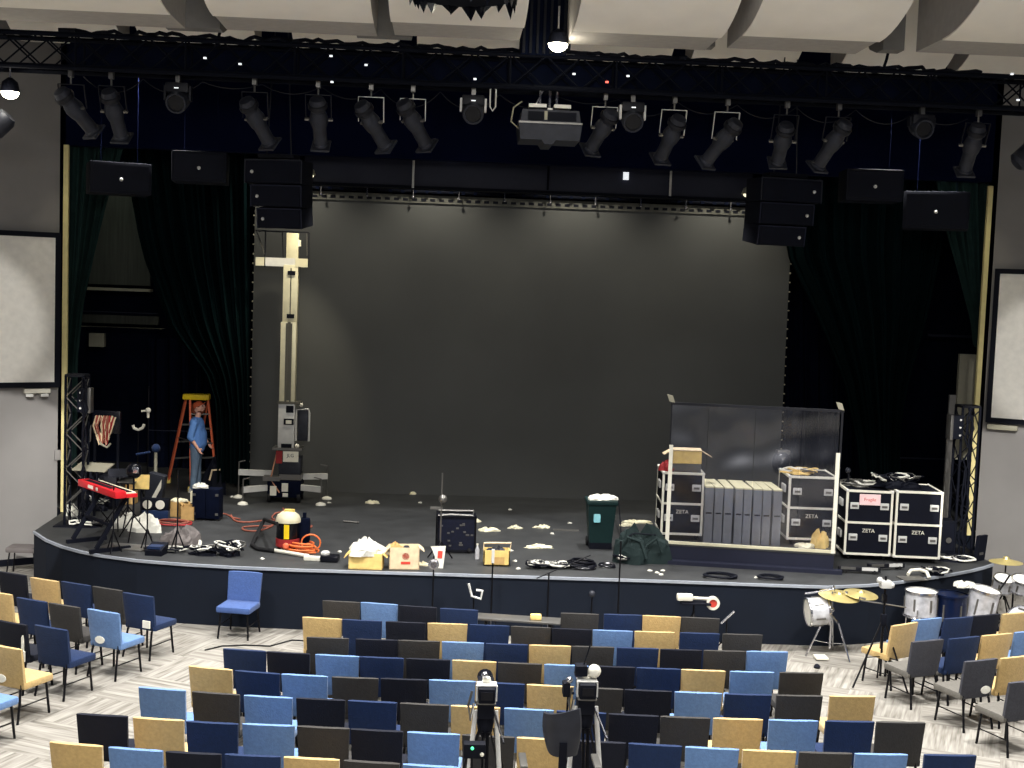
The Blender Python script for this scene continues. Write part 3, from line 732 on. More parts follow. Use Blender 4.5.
ROWS=[
([(322,600.5),(398,604.5),(440,608.7),(520,611),(561,613.4),(605,614),(682,617),(719,618.8)],
 [(322,360,'G'),(360,398,'L'),(398.5,437,'K'),(440,478,'N'),(561,599,'G'),(604.5,642,'N'),(643,681,'Y'),(682,719.5,'G')]),
([(302,617),(385,621.5),(427,623),(510,626),(592,630),(675,632.5),(762,635)],
 [(302,342,'Y'),(342,382,'N'),(385,426,'K'),(427,468,'Y'),(469,510,'N'),(511,551,'G'),(552,592,'K'),(593,633,'L'),(634.5,675.5,'Y'),(681,719,'N'),(724,762,'G')]),
([(307,637),(356,639),(440,641.5),(528,645),(617,647.4),(702,650.5),(788,652)],
 [(307,348,'G'),(356,397,'K'),(398,440,'G'),(442,484,'L'),(486,528,'N'),(529.5,571,'Y'),(573,614,'G'),(617,659,'N'),(660.5,702.5,'K'),(704,746,'G'),(747,788.5,'L')]),
([(223,648.6),(309,654),(360,656.8),(450,660),(545,664.5),(637,667.5),(730,671.5),(824,673.2)],
 [(223,265.5,'N'),(267,309,'K'),(315,359,'L'),(359.5,404,'N'),(406,450.5,'K'),(452,496.6,'Y'),(498,542,'G'),(544,589,'L'),(591,635.5,'K'),(637,681,'N'),(681.5,726,'Y'),(730,775,'L'),(780,824,'G')]),
([(188,665.5),(234,670.5),(281,674),(332,676.7),(381,679),(429,679.5),(527,684.5),(625,689.6),(725,693.8),(777,695.4),(876,696.5)],
 [(188,232,'Y'),(234,280,'N'),(281,327.5,'L'),(332,378,'G'),(381,427,'K'),(429,475.5,'L'),(478,525,'N'),(527,573.5,'Y'),(576,623.5,'G'),(625,672,'K'),(675,722.5,'L'),(725,772,'N'),(777,823,'G'),(830,876,'Y')]),
([(138,687),(192,691.2),(243,695.5),(348,700.5),(450,705.5),(556,710.7),(660,716.5),(769,720),(925,722.8)],
 [(138,185,'L'),(191.7,239,'G'),(243,292.5,'L'),(296,345,'K'),(347.5,397,'N'),(400,449,'G'),(451,500,'Y'),(504,554,'L'),(557,606,'N'),(609,658.5,'K'),(660.5,711,'G'),(713,764,'Y'),(769,819,'L'),(826,875,'N'),(878,925,'G')]),
([(77,714),(132,716.5),(185.5,721.7),(297,726),(406,732),(516,737.5),(628,743.3),(741,750),(799,752),(855,753.9),(976,755.6)],
 [(77,126,'K'),(132,184,'Y'),(185.5,238,'N'),(241.5,295,'L'),(297,349,'G'),(350.5,403,'K'),(406.5,460.5,'L'),(462,515,'G'),(516.5,570,'Y'),(573,625.5,'K'),(628,683,'N'),(685,740,'L'),(742,797.5,'Y'),(799.5,853,'G'),(855,909,'L'),(926,976,'N')]),
([(48,741.5),(107,747),(165,751.7),(224,754.5),(282,756.6),(343,760.5),(402,764),(460,768),(630,777)],
 [(48,102.5,'Y'),(107,163,'L'),(165.5,220.5,'K'),(224,281,'N'),(282.5,340,'Y'),(343,400,'G'),(402,460,'L')]),
]
def interp(pts,x):
    if x<=pts[0][0]: a,b=pts[0],pts[1]
    elif x>=pts[-1][0]: a,b=pts[-2],pts[-1]
    else:
        for a,b in zip(pts[:-1],pts[1:]):
            if a[0]<=x<=b[0]: break
    return a[1]+(b[1]-a[1])*(x-a[0])/(b[0]-a[0])
def place_back(x0,y0,x1,y1):
    """the chair whose back's upper edge runs from (x0,y0) to (x1,y1)"""
    a=P(x0,y0,CT); b=P(x1,y1,CT); d=b-a; rz=math.atan2(d.y,d.x); mid=(a+b)/2
    off=Vector((-math.sin(rz)*(-.265),math.cos(rz)*(-.265),0))
    loc=mid-off; loc.z=0
    return loc,rz,d.length
for ri,(curve,lst) in enumerate(ROWS):
    for ci,(x0,x1,c) in enumerate(lst):
        xm=(x0+x1)/2
        y0=interp(curve,xm-60); y1=interp(curve,xm+60); sl=(y1-y0)/120
        ym=interp(curve,xm)
        loc,rz,w=place_back(x0,ym-sl*(x1-x0)/2,x1,ym+sl*(x1-x0)/2)
        side='left' if ci<len(lst)/2 else 'right'; k=ci if side=='left' else len(lst)-1-ci
        lab='%s chair, %s from the %s in centre block row %s from stage'%(FAB[c][1],ORD[k],side,ORD[ri])
        chair(c,loc,rz,lab,'chairs of the centre seating block')
# side blocks
LEFT=[
 ('front row, left block',[(-3,571.5,28,575.5,'K',0),(29.5,577.5,60,581.5,'Y',0),(61,581.5,91,585.5,'N',0),(93,586.5,122,590.5,'G',0),(122,592,152,597,'N','card')]),
 ('second row, left block',[(-17,591,14.5,594.5,'Y',0),(16,597.5,47.5,602,'N',0),(48,603,81,607.5,'G',0),(86,608,117,614,'L','patch')]),
 ('third row, left block',[(-6,620,27,625,'K','strip'),(33,624.5,67.5,630.5,'N',0)]),
 ('fourth row, left block',[(-11,645,24.5,649,'Y','patch')]),
 ('fifth row, left block',[(-50,667,-16,672,'L',0)]),
]
for nm,l in LEFT:
    for i,(x0,y0,x1,y1,c,tg) in enumerate(l):
        loc,rz,w=place_back(x0,y0,x1,y1)
        k=len(l)-1-i
        where='at the aisle end' if k==0 else '%s from the aisle end'%ORD[k]
        r=chair(c,loc,-.46,'%s padded chair %s of the %s'%(FAB[c][1],where,nm),'chairs of the left seating block')
        if tg: add_tag(r,tg,.15 if tg=='card' else (-.05 if tg=='patch' else .2))
RIGHT=[
 ('front row, right block',[(912,620,942,618,'L',0),(943,618.5,973,617,'N',0),(973.5,616.6,1001,613.5,'K',0),(1002,614,1030,612.5,'Y',0)]),
 ('second row, right block',[(909,641.5,943.5,640,'P',0),(947,638.5,979,637,'N',0),(980,635.5,1012.5,633.7,'Y',0),(1013.5,632.5,1046,630,'L',0)]),
 ('third row, right block',[(963.5,661.5,998,659,'P','patch'),(999,658,1032,656,'Y',0)]),
 ('fourth row, right block',[(1007.5,682.5,1043,680,'P',0)]),
]
for nm,l in RIGHT:
    for i,(x0,y0,x1,y1,c,tg) in enumerate(l):
        loc,rz,w=place_back(x0,y0,x1,y1)
        where='at the aisle end' if i==0 else '%s from the aisle end'%ORD[i]
        r=chair(c,loc,.36,'%s padded chair %s of the %s'%(FAB[c][1],where,nm),'chairs of the right seating block')
        if tg: add_tag(r,tg,.1)
loc,rz,w=place_back(878,623.5,912,622)
chair('Y',loc+Vector((.06,-.08,0)),.52,'lone tan padded chair turned toward the centre, beside the black tripod stand','chairs of the right seating block')
# lone blue chair facing the audience
p=P(240,633,0); chair('B',p+Vector((0,-.13,0)),PI-.2,'lone blue padded chair facing the audience in front of the stage','chairs of the left seating block')
# grey stool by left wall
p=P(21,572,0); r=thing('stool',p+Vector((.1,-.15,0)),'grey padded stool at the left end of the stage by the wall','stool')
MB().box(-.26,.26,-.2,.2,.4,.49,bev=.035).build('seat','stool_pad',r)
for sx in (-1,1):
    for sy in (-1,1): MB().tube([(sx*.2,sy*.14,.41),(sx*.24,sy*.18,0)],.013,8).build('leg','leg_black',r)
# long narrow table in the front row gap
a=P(476,618,.74); b=P(562,623.5,.74); c=(a+b)/2; Lw=(b-a).length/2
r=thing('folding_table',Vector((c.x,c.y+.15,0)),'long narrow grey table standing in the gap of the front row','table',rz=math.atan2((b-a).y,(b-a).x))
MB().box(-Lw,Lw,-.15,.15,.71,.74,bev=.008).build('tabletop','leg_grey',r)
for sx in (-1,1):
    for sy in (-1,1): MB().tube([(sx*(Lw-.15),sy*.11,.71),(sx*(Lw-.1),sy*.12,0)],.014,8).build('leg','leg_black',r)
p=P(536,620.5,.74); tag(MB().box(-.075,.075,-.05,.05,0,.075,bev=.02).build('sponge_box','cardboard_yellow',loc=Vector((p.x,p.y+.05,.74))),'small cream box on the grey table in front row gap','box')

# ---------------------------------------------------------------- stands on the floor before the stage
def tripod(r,h=.5,spread=.3,rad=.012,m='leg_black',up=.0):
    for k in range(3):
        a=2*PI*k/3+.5; MB().tube([(0,0,h),(math.cos(a)*spread,math.sin(a)*spread,.012)],rad,6).build('leg',m,r)
def mic_stand(loc,H,label,boom=None,head='mic',m='leg_black',spread=.3,cat='stand'):
    r=thing('microphone_stand',loc,label,cat)
    tripod(r,.35,spread,m=m); MB().tube([(0,0,.3),(0,0,H)],.012,8).build('pole',m,r)
    if boom: MB().tube([(-boom[0]*.3,0,H-boom[1]*.3),(boom[0],boom[2] if len(boom)>2 else 0,H+boom[1])],.009,6).build('boom',m,r)
    if head=='mic': MB().ball((0,0,H+.03),.05,10).build('microphone','lamp_body',r)
    if head=='disc': 
        MB().lathe([(.03,-.06),(.075,-.04),(.08,.03),(.05,.06)],Matrix.Translation((0,0,H-.12))@Matrix.Rotation(PI/2,4,'X'),14).build('lamp_disc','chrome',r)
    if head=='clip':
        mb=MB(); mb.box(-.02,.02,-.02,.02,H-.1,H+.1); mb.build('clip','aluminium',r)
    return r
def Pf(px,pt,Yv):   # top point at depth Yv -> floor position and height
    p=PY(px,pt,Yv); return Vector((p.x,p.y,0)),p.z
l,h=Pf(434,556,18.7); mic_stand(l,h,'thin black floor stand with round grey head before the stage, near the two boxes',head='disc')
l,h=Pf(493,556,18.75); mic_stand(l,h,'thin black floor stand with small white clip in front of the handled box',head='clip')
l,h=Pf(549,573,18.7); mic_stand(l,h,'black floor boom stand in front of the stage, boom tilted right',boom=(.6,.28),head=None)
l,h=Pf(621,541,18.75); mic_stand(l,h,'thin black floor stand left of the duffel bag, reaching above stage level',head=None)
l,h=Pf(592,596,18.6); mic_stand(l,h,'black floor stand with shiny tip in front of the stage below the bin',head='mic')
l,h=Pf(474,592,18.4); r=mic_stand(l,h,'short floor stand with chrome clamp arm, between chairs and stage',head=None)
mb=MB(); mb.tube([(-.08,0,h+.12),(-.03,0,h-.06),(.1,0,h-.1),(.12,0,h+.02),(.03,0,h+.03)],.02,6); mb.build('clamp_arm','aluminium',r)
l,h=Pf(694,602,18.7); r=thing('utility_stand',l,'black stand holding a white headed tool with red ring','stand')
tripod(r,.5,.3); MB().tube([(0,0,.4),(0,0,h)],.014,8).build('pole','leg_black',r); MB().box(-.2,.24,-.1,.1,h-.03,h,bev=.01).build('tray','black',r)
r2=thing('cordless_tool',Vector((l.x,l.y,h)),'white tool with red-lined ring lying on the stand before the stage','tool')
MB().box(-.26,-.02,-.06,.06,.02,.12,bev=.03).build('body','white_paint',r2); MB().tube([(-.05,0,.06),(.22,0,.05)],.025,8).build('neck','white_paint',r2)
Mx=Matrix.Translation((.28,0,-.01))@Matrix.Rotation(PI/2,4,'X')
MB().lathe([(.06,-.03),(.1,-.03),(.1,.03),(.06,.03)],Mx,18,cap=False).build('ring','white_paint',r2); MB().lathe([(.001,-.01),(.07,-.012),(.07,.012),(.001,.014)],Mx,18).build('red_lining','red_print',r2)
MB().tube([(-.2,0,.03),(-.2,0,-.0),(-.1,0,0),(.18,0,0)],.012,6).build('cord','black',r2)
l,h=Pf(727,618,17.9); r=mic_stand(l,h,'short stand with slanting bright arm right of the front row',head=None)
MB().tube([(-.08,0,h-.08),(.1,0,h+.1)],.016,6).build('arm','chrome',r)

# ---------------------------------------------------------------- video cameras on tripods
def video_rig(px,pt,Yv,label,extra=False):
    l,h=Pf(px,pt,Yv); r=thing('video_camera_tripod',l,label,'tripod camera')
    hb=h-.22
    for k in range(3):
        a=PI/2+2*PI*k/3+PI; sp=.48; top=Vector((.07*math.cos(a),.07*math.sin(a),hb-.28)); ft=Vector((sp*math.cos(a),sp*math.sin(a),.02)); mid=top.lerp(ft,.45)
        o=MB(); o.tube([top+Vector((.02,0,0)),ft],.016,6); o.tube([top-Vector((.02,0,0)),ft-Vector((.02,0,0))],.01,6); lg=o.build('leg','leg_black',r)
    for sx in (-1,1): 
        MB().tube([(sx*.085,-.03,hb-.1),(sx*.13,-.1,hb-.62)],.02,8).build('leg_sleeve','aluminium',r)
    MB().lathe([(.03,hb-.34),(.06,hb-.3),(.075,hb-.2),(.05,hb-.14)],n=14).build('bowl','black',r)
    MB().box(-.07,.07,-.1,.1,hb-.16,hb-.02,bev=.015).build('fluid_head','black',r)
    MB().box(-.08,.08,-.14,.1,hb-.02,hb-.005,bev=.004).build('quick_plate','leg_grey',r)
    MB().box(-.07,.07,-.16,.2,hb-.005,hb+.12,bev=.015).build('camera_body','black',r)
    mb=MB(); mb.box(-.085,.085,-.1,.02,hb+.122,hb+.135,bev=.004); mb.box(-.09,-.078,-.1,-.07,hb+.0,hb+.13); mb.box(.078,.09,-.1,-.07,hb+.0,hb+.13); mb.build('cage','aluminium',r)
    MB().lathe([(.05,.18),(.06,.2),(.06,.3),(.07,.36)],Matrix.Translation((0,0,hb+.07))@Matrix.Rotation(-PI/2,4,'X'),14).build('lens','black_gloss',r)
    MB().lathe([(.02,hb+.135),(.04,hb+.14),(.03,hb+.175),(.02,hb+.18)],n=12).build('top_knob','white_paint',r)
    MB().box(-.05,.05,-.175,-.16,hb+.03,hb+.10).build('viewfinder','black_gloss',r)
    MB().tube([(-.12,-.02,hb+.06),(-.15,-.05,hb-.05),(-.13,-.05,hb-.18),(-.1,0,hb-.05)],.012,6).build('side_cable','leg_grey',r)
    MB().tube([(.07,-.05,hb-.1),(.14,-.4,hb-.25)],.01,6).build('pan_handle','leg_black',r)
    if extra:
        MB().ball((.06,-.02,hb+.2),.058,12,(1,1,1)).build('microphone_ball','white_paint',r)
        mb=MB(); mb.box(-.1,-.0,-.06,.06,hb+.16,hb+.25,bev=.01); mb.tube([(-.03,0,hb+.24),(.02,0,hb+.42)],.006,6); mb.build('wireless_receiver','black',r)
        mb=MB(); mb.box(-.2,-.14,-.06,.06,hb-.02,hb+.1,bev=.01); mb.tube([(-.17,0,hb),(-.1,0,hb)],.012,6); mb.build('side_monitor','black',r)
        MB().ball((-.15,-.05,hb+.13),.03,8).build('knob','chrome',r)
        MB().tube([(-.15,0,hb+.05),(-.16,0,hb-.3),(-.12,.05,hb-.6)],.009,6).build('hanging_cable','black',r)
    else:
        MB().ball((-.02,-.03,hb+.205),.028,8).build('microphone_ball','chrome',r)
    return r
video_rig(487,672,10.75,'video camera on a tripod behind the seats, left of the pair')
video_rig(587,668,10.75,'video camera with white ball microphone on tripod, right of the pair',True)
# low monitor light behind left rig
p=PY(472,752,10.4); r=thing('control_box',Vector((p.x,p.y,0)),'dark control box with a green light under the left camera tripod','control box')
tripod(r,.5,.2); MB().tube([(0,0,.4),(0,0,p.z-.04)],.012,6).build('pole','leg_black',r); MB().box(-.07,.11,-.05,.05,p.z-.04,p.z+.08,bev=.01).build('body','black',r); MB().ball((.0,-.055,p.z+.05),.014,8).build('green_lamp','green_led',r); MB().ball((.08,-.055,p.z-.0),.018,8).build('white_knob','white_paint',r)
# office chair
p=PY(566,735,9.75); r=thing('office_chair',Vector((p.x-.02,p.y+.1,0)),'grey mesh-backed office chair behind the right camera tripod','office chair')
z0=p.z-.18; z1=p.z+.17
mb=MB(); vs=[];fs=[]; nu,nv=8,8
for j in range(nv+1):
    v=j/nv
    for i in range(nu+1):
        u=-1+2*i/nu; w=.12+.04*math.sin(v*PI*.75); vs.append((u*w,-.1*(1-u*u)-.04*v,z0+(z1-z0)*v+.04*u*v))
n=len(vs); vs+=[(x,y+.03,z) for x,y,z in vs]; W=nu+1
for j in range(nv):
    for i in range(nu):
        q=j*W+i; fs.append((q,q+1,q+W+1,q+W)); fs.append((n+q,n+q+W,n+q+W+1,n+q+1))
for j in range(nv):
    q=j*W; fs.append((q,q+W,n+q+W,n+q)); q=j*W+nu; fs.append((q,n+q,n+q+W,q+W))
for i in range(nu):
    q=i; fs.append((q,n+q,n+q+1,q+1)); q=nv*W+i; fs.append((q,q+1,n+q+1,n+q))
o=mb.add(vs,fs,True).build('backrest','lamp_body',r); o.rotation_euler.z=-.5
zs=z0-.28
MB().box(-.25,.25,-.05,.42,zs-.08,zs,bev=.03).build('seat','black',r)
MB().bar((0,-.08,zs-.05),(0,-.12,z0+.12),.06,.02).build('back_support','black',r)
for sx in (-1,1):
    MB().tube([(sx*.27,.1,zs-.05),(sx*.29,.1,zs+.16)],.014,8).build('arm_post','black',r); MB().box(sx*.29-.03,sx*.29+.03,-.05,.25,zs+.16,zs+.19,bev=.01).build('armrest','leg_grey',r)
MB().tube([(0,.18,zs-.08),(0,.18,.09)],.03,10).build('gas_lift','black',r)
for k in range(5):
    a=2*PI*k/5; MB().bar((0,.18,.1),(.3*math.cos(a),.18+.3*math.sin(a),.07),.04,.03).build('base_arm','black',r); MB().ball((.3*math.cos(a),.18+.3*math.sin(a),.03),.03,8).build('caster','rubber',r)

# ---------------------------------------------------------------- drums at the right
def drum(px,py,zc,Yv,rad,dep,label,shell='drum_shell',rot=(0,0,0),name='drum',loc=None):
    p=loc or PY(px,py,Yv); r=thing(name,p,label,'drum')
    r.rotation_euler=rot
    sh_=MB().lathe([(rad,0),(rad,dep)],n=28,cap=False).build('shell',shell,r)
    MB().lathe([(.001,dep-.004),(rad*.97,dep-.002),(rad*.97,dep+.002),(.001,dep+.004)],n=28).build('drumhead','drum_head' if shell!='drum_blue' else 'drum_blue',r)
    MB().lathe([(.001,-.002),(rad*.97,-.002),(rad*.97,.004),(.001,.004)],n=28).build('lower_drumhead','drum_head',r)
    for z in (0,dep): MB().lathe([(rad,z-.015),(rad+.014,z-.015),(rad+.014,z+.015),(rad,z+.015)],n=28,cap=False).build('hoop','chrome' if shell!='drum_blue' else 'drum_blue',r)
    for k in range(6):
        a=2*PI*k/6+.3; MB().box(-.012,.012,-.01,.018,dep*.25,dep*.75,Matrix.Rotation(a,4,'Z')@Matrix.Translation((0,rad,0))).build('lug','leg_grey',sh_)
    return r
# tom on chrome stand with cymbal
Yd=18.35
l,hc=Pf(853,595,Yd-.05); 
r=thing('cymbal_stand',Vector((l.x-.3,l.y,0)),'chrome cymbal stand with braced legs holding two brass cymbals and a tom arm','stand')
for k in range(3):
    a=2*PI*k/3+PI+.1; c,s=math.cos(a),math.sin(a)
    MB().tube([(0,0,.62),(c*.13,s*.13,.52),(c*.36,s*.36,.012)],.014,8).build('leg','chrome',r)
    MB().tube([(0,0,.2),(c*.24,s*.24,.25)],.008,6).build('brace','chrome',r)
MB().tube([(0,0,.12),(0,0,1.0),(.02,0,1.05)],.017,8).build('pole','chrome',r)
MB().tube([(0,0,.95),(.28,0,hc-.03)],.013,8).build('cymbal_arm','chrome',r)
MB().tube([(0,-.03,1.0),(-.42,-.03,.93)],.013,8).build('tom_arm','chrome',r); MB().tube([(0,-.02,.68),(-.3,-.02,.7)],.016,8).build('tom_arm','chrome',r)
mb=MB(); mb.ball((0,0,1.0),.035,8); mb.ball((0,-.02,.7),.035,8); mb.build('wing_clamp','chrome',r)
MB().lathe([(.02,.05),(.03,.0)],n=8).build('wing_nut','chrome',r).location=(.2,0,hc)
MB().box(-.26,-.08,-.25,-.05,.015,.05,bev=.01).build('foot_pedal','white_paint',r)
for dx,rd,dz,lab in ((.1,.3,0,'larger flat brass cymbal lying on top of the chrome stand'),(.42,.25,.0,'second brass cymbal overlapping the first on the chrome stand')):
    o=MB().lathe([(.012,.045),(.04,.04),(.06,.015),(rd,-.02),(rd,-.024),(.06,.01),(.012,.03)],n=32).build('cymbal','cymbal'); o.location=(l.x-.3+dx,l.y-.0+dx*.05,hc+dz+(.028 if dx>.3 else 0)); o.rotation_euler=(.1,.06,0); tag(o,lab,'cymbal')
drum(0,0,0,0,.2,.27,'white pearl tom drum mounted sideways left of the chrome stand',rot=(0,PI/2-.1,0),name='tom_drum',loc=PY(808,612,Yd-.05))
l,_=Pf(921,600,18.9); drum(0,0,0,0,.23,.36,'white pearl floor tom standing at stage foot',name='floor_tom',loc=Vector((l.x,l.y,.5)))
r=thing('drum_cradle',Vector((l.x,l.y,0)),'low chrome legs carrying the white floor tom','stand')
for k in range(3):
    a=2*PI*k/3; MB().tube([(.25*math.cos(a),.25*math.sin(a),.62),(.27*math.cos(a),.27*math.sin(a),0)],.012,6).build('leg','chrome',r)
mb=MB(); mb.tube([(.25*math.cos(a),.25*math.sin(a),.485) for a in [2*PI*k/16 for k in range(16)]],.01,6,closed=True); mb.build('ring','chrome',r)
l,_=Pf(950,608,19.0); drum(0,0,0,0,.24,.5,'dark blue drum with blue head between the white drums',shell='drum_blue',name='bass_drum',loc=Vector((l.x,l.y,.3)))
r=thing('drum_cradle',Vector((l.x,l.y,0)),'low black base carrying the dark blue drum','stand'); MB().lathe([(.2,0),(.22,.02),(.16,.29),(.2,.298)],n=20).build('base_body','black',r); MB().lathe([(.2,.02),(.24,.02),(.24,.05),(.2,.05)],n=20,cap=False).build('base_ring','leg_grey',r)
p=PY(979,603,19.0); drum(0,0,0,0,.22,.48,'white pearl floor tom leaning tilted near the stage corner',rot=(.1,.14,0),name='floor_tom',loc=Vector((p.x,p.y,.42)))
r=thing('hardware_case',Vector((p.x,p.y,0)),'low dark hardware case under the tilted white drum','case'); MB().box(-.3,.3,-.22,.22,0,.34,bev=.02).build('body','black',r); MB().box(-.3,.3,-.23,-.22,.2,.22).build('lid_seam','leg_grey',r); MB().box(-.06,.06,-.24,-.22,.14,.19).build('latch','chrome',r)
p=PY(970,585,18.9); tag(crumple(MB(),0,0,0,.3,.2,.07,4).build('drum_cloth','cloth_white',loc=Vector((p.x-.05,p.y+.1,.92))),'small pale cloth and strap on the tilted white drum','cloth')
p=PY(1014,600,19.0); drum(0,0,0,0,.3,.3,'big white bass drum lying at the right picture edge',rot=(PI/2,0,.3),name='bass_drum',loc=Vector((p.x+.1,p.y,.34)))
# rest of kit behind at right
for px,py,Yv,rd,lab in ((1006,562,20.0,.26,'brass crash cymbal above the kit at the right edge'),):
    l,h=Pf(px,py,Yv); o=MB().lathe([(.012,.06),(.04,.055),(.06,.02),(rd,-.03),(rd,-.034),(.06,.015),(.012,.045)],n=32).build('cymbal','cymbal'); o.location=(l.x,l.y,h+.03); tag(o,lab,'cymbal')
    r=thing('cymbal_stand',l,'black cymbal stand at the right edge by the grey wall','stand'); tripod(r,.6,.35); MB().tube([(0,0,.5),(0,0,h)],.013,8).build('pole','leg_black',r); MB().tube([(0,0,.6),(.5,-.1,1.1)],.012,6).build('boom','leg_black',r)
for px,py,Yv,lab in ((1002,583,19.8,'white pearl tom of the kit by the right wall'),(1020,584,19.7,'white pearl tom of the kit cut by the right picture edge')):
    p=PY(px,py,Yv); drum(0,0,0,0,.15,.2,lab,rot=(.35,0,0),name='tom_drum',loc=p-Vector((0,0,.1)))
    r=thing('tom_holder',Vector((p.x,p.y+.22,0)),'black tom holder post behind '+('the left' if px<1010 else 'the right')+' tom of the wall kit','stand'); tripod(r,.4,.25); MB().tube([(0,0,.3),(0,0,p.z)],.015,6).build('pole','leg_black',r)
p=PY(994,590,19.6); tag(MB().tube([PY(985,612,19.3),PY(1010,575,19.3)],.014,6).build('support_bar','leg_black'),'black slanting bar crossing the kit by the right wall','bar')
# black tripod stand in front of tan chair
l,h=Pf(886,576,16.9); r=thing('lighting_stand',Vector((l.x,l.y,0)),'tall black tripod stand with silver clamp head before the tan chair','stand')
MB().tube([(0,0,.15),(0,0,h)],.016,8).build('pole','leg_black',r)
for k,(x,y) in enumerate(((-.42,-.1),(.3,-.3),(.1,.4))):
    MB().tube([(0,0,.95),(x*.95,y*.95,.012)],.013,6).build('leg','leg_black',r); MB().tube([(0,0,.42),(x*.55,y*.55,.42)],.008,6).build('brace','leg_black',r)
MB().box(-.035,.035,-.035,.035,.84,1.0,bev=.01).build('collar','black',r); MB().box(-.03,.03,-.03,.03,h-.35,h-.25,bev=.01).build('collar','leg_black',r)
mb=MB(); mb.box(-.07,.07,-.06,.06,h-.16,h-.06,bev=.01); mb.ball((-.08,0,h-.06),.045,8); mb.ball((.08,-.02,h-.12),.04,8); mb.build('clamp_head','aluminium',r)
mb=MB(); mb.tube([(-.32,0,h-.34),(.3,0,h-.42)],.01,6); mb.tube([(-.34,0,h-.34),(-.34,0,h-.3),(-.26,0,h-.32)],.016,6); mb.build('side_arm','leg_grey',r)
p=P(817,668,0); tag(MB().lathe([(.04,0),(.05,.02),(.03,.05),(.01,.06)],n=10).build('rubber_stopper','black',loc=p),'small black rubber stopper left on the carpet right of centre block','knob')
# black panel at right end of the stage
p=P(990,562,SZ); r=thing('floor_monitor_panel',Vector((p.x-.15,p.y+.1,SZ)),'black upright panel standing at the right corner of the stage','panel',rz=.6)
MB().prism([(-.12,0),(.12,0),(.18,.42),(-.06,.42)],-.03,.03).build('panel_body','black',r); MB().box(-.04,.06,-.04,-.03,.1,.14).build('badge','leg_grey',r)
# cable on floor near lone chair
pts=[P(x,y,.012) for x,y in ((205,650),(222,646),(245,645),(270,646),(292,640),(310,641),(330,645))]
tag(MB().tube(pts,.01,6).build('floor_cable','rubber'),'thin dark cable on the carpet before the lone blue chair','cable')
# ================================================================ things on the stage
def S(px,py): return P(px,py,SZ)
# ---- riser with clear shield
a=P(665,543.5,SZ+.3); b=P(834,553.5,SZ+.3)
rz=math.atan2((b-a).y,(b-a).x); RW=(b-a).length; mid=(a+b)/2
Rm=Matrix.Translation(Vector((mid.x,mid.y,SZ)))@Matrix.Rotation(rz,4,'Z')
def RL(x,y,z=.3): return Rm@Vector((x,y,z))
r=thing('drum_riser',Vector((mid.x,mid.y,SZ)),'low dark platform carrying the clear shield, grey panels and two road cases','platform',rz=rz)
MB().box(-RW/2,RW/2,0,2.5,0,.27).build('platform_body','beam',r)
MB().box(-RW/2-.01,RW/2+.01,-.01,2.51,.27,.3).build('platform_top','stage_top',r)
MB().box(-RW/2-.02,RW/2+.12,-.16,-.0,0,.06).build('base_lip','beam',r)
SH=P(758,405.5,SZ+.3)  # unused depth probe
zt=PY(677,404,a.y).z-(SZ+.3); zt2=PY(839,409.5,b.y).z-(SZ+.3)
H=(zt+zt2)/2
r=thing('clear_shield',RL(0,.03),'tall clear plastic shield on the platform in front of grey panels and cases','shield',rz=rz)
hw=RW/2
for i,(x0,x1) in enumerate(((-hw+.02,-.75+.02),(-.75+.03,.0),(.01,.72),(.73,hw-.02))):
    MB().box(x0,x1,-.006,.006,.03,H-.02).build('clear_panel','clear_shield',r)
MB().box(-hw,hw+.04,-.02,.02,H-.03,H+.01).build('top_rail','lamp_ring',r)
MB().box(-hw-.08,hw+.02,-.03,.03,0,.04).build('bottom_rail','mast',r)
hl=PY(674,445,a.y).z-(SZ+.3); hr=PY(836,453,b.y).z-(SZ+.3)
MB().box(-hw-.0,-hw+.06,-.045,-.02,0,hl).build('side_post','white_paint',r)
MB().box(hw-.05,hw+.01,-.045,-.02,0,hr).build('side_post','white_paint',r)
MB().box(hw-.0,hw+.03,-.02,.02,0,H).build('edge_strip','lamp_ring',r); MB().box(-hw,-hw+.02,-.02,.02,0,H).build('edge_strip','lamp_ring',r)
for x in (-hw,hw-.02):
    MB().prism([(-.03,H+.02),(.06,H+.0),(.02,H+.11),(-.07,H+.13)],-.02,.02,Matrix.Translation((x,0,0))).build('corner_clip','ledge',r)


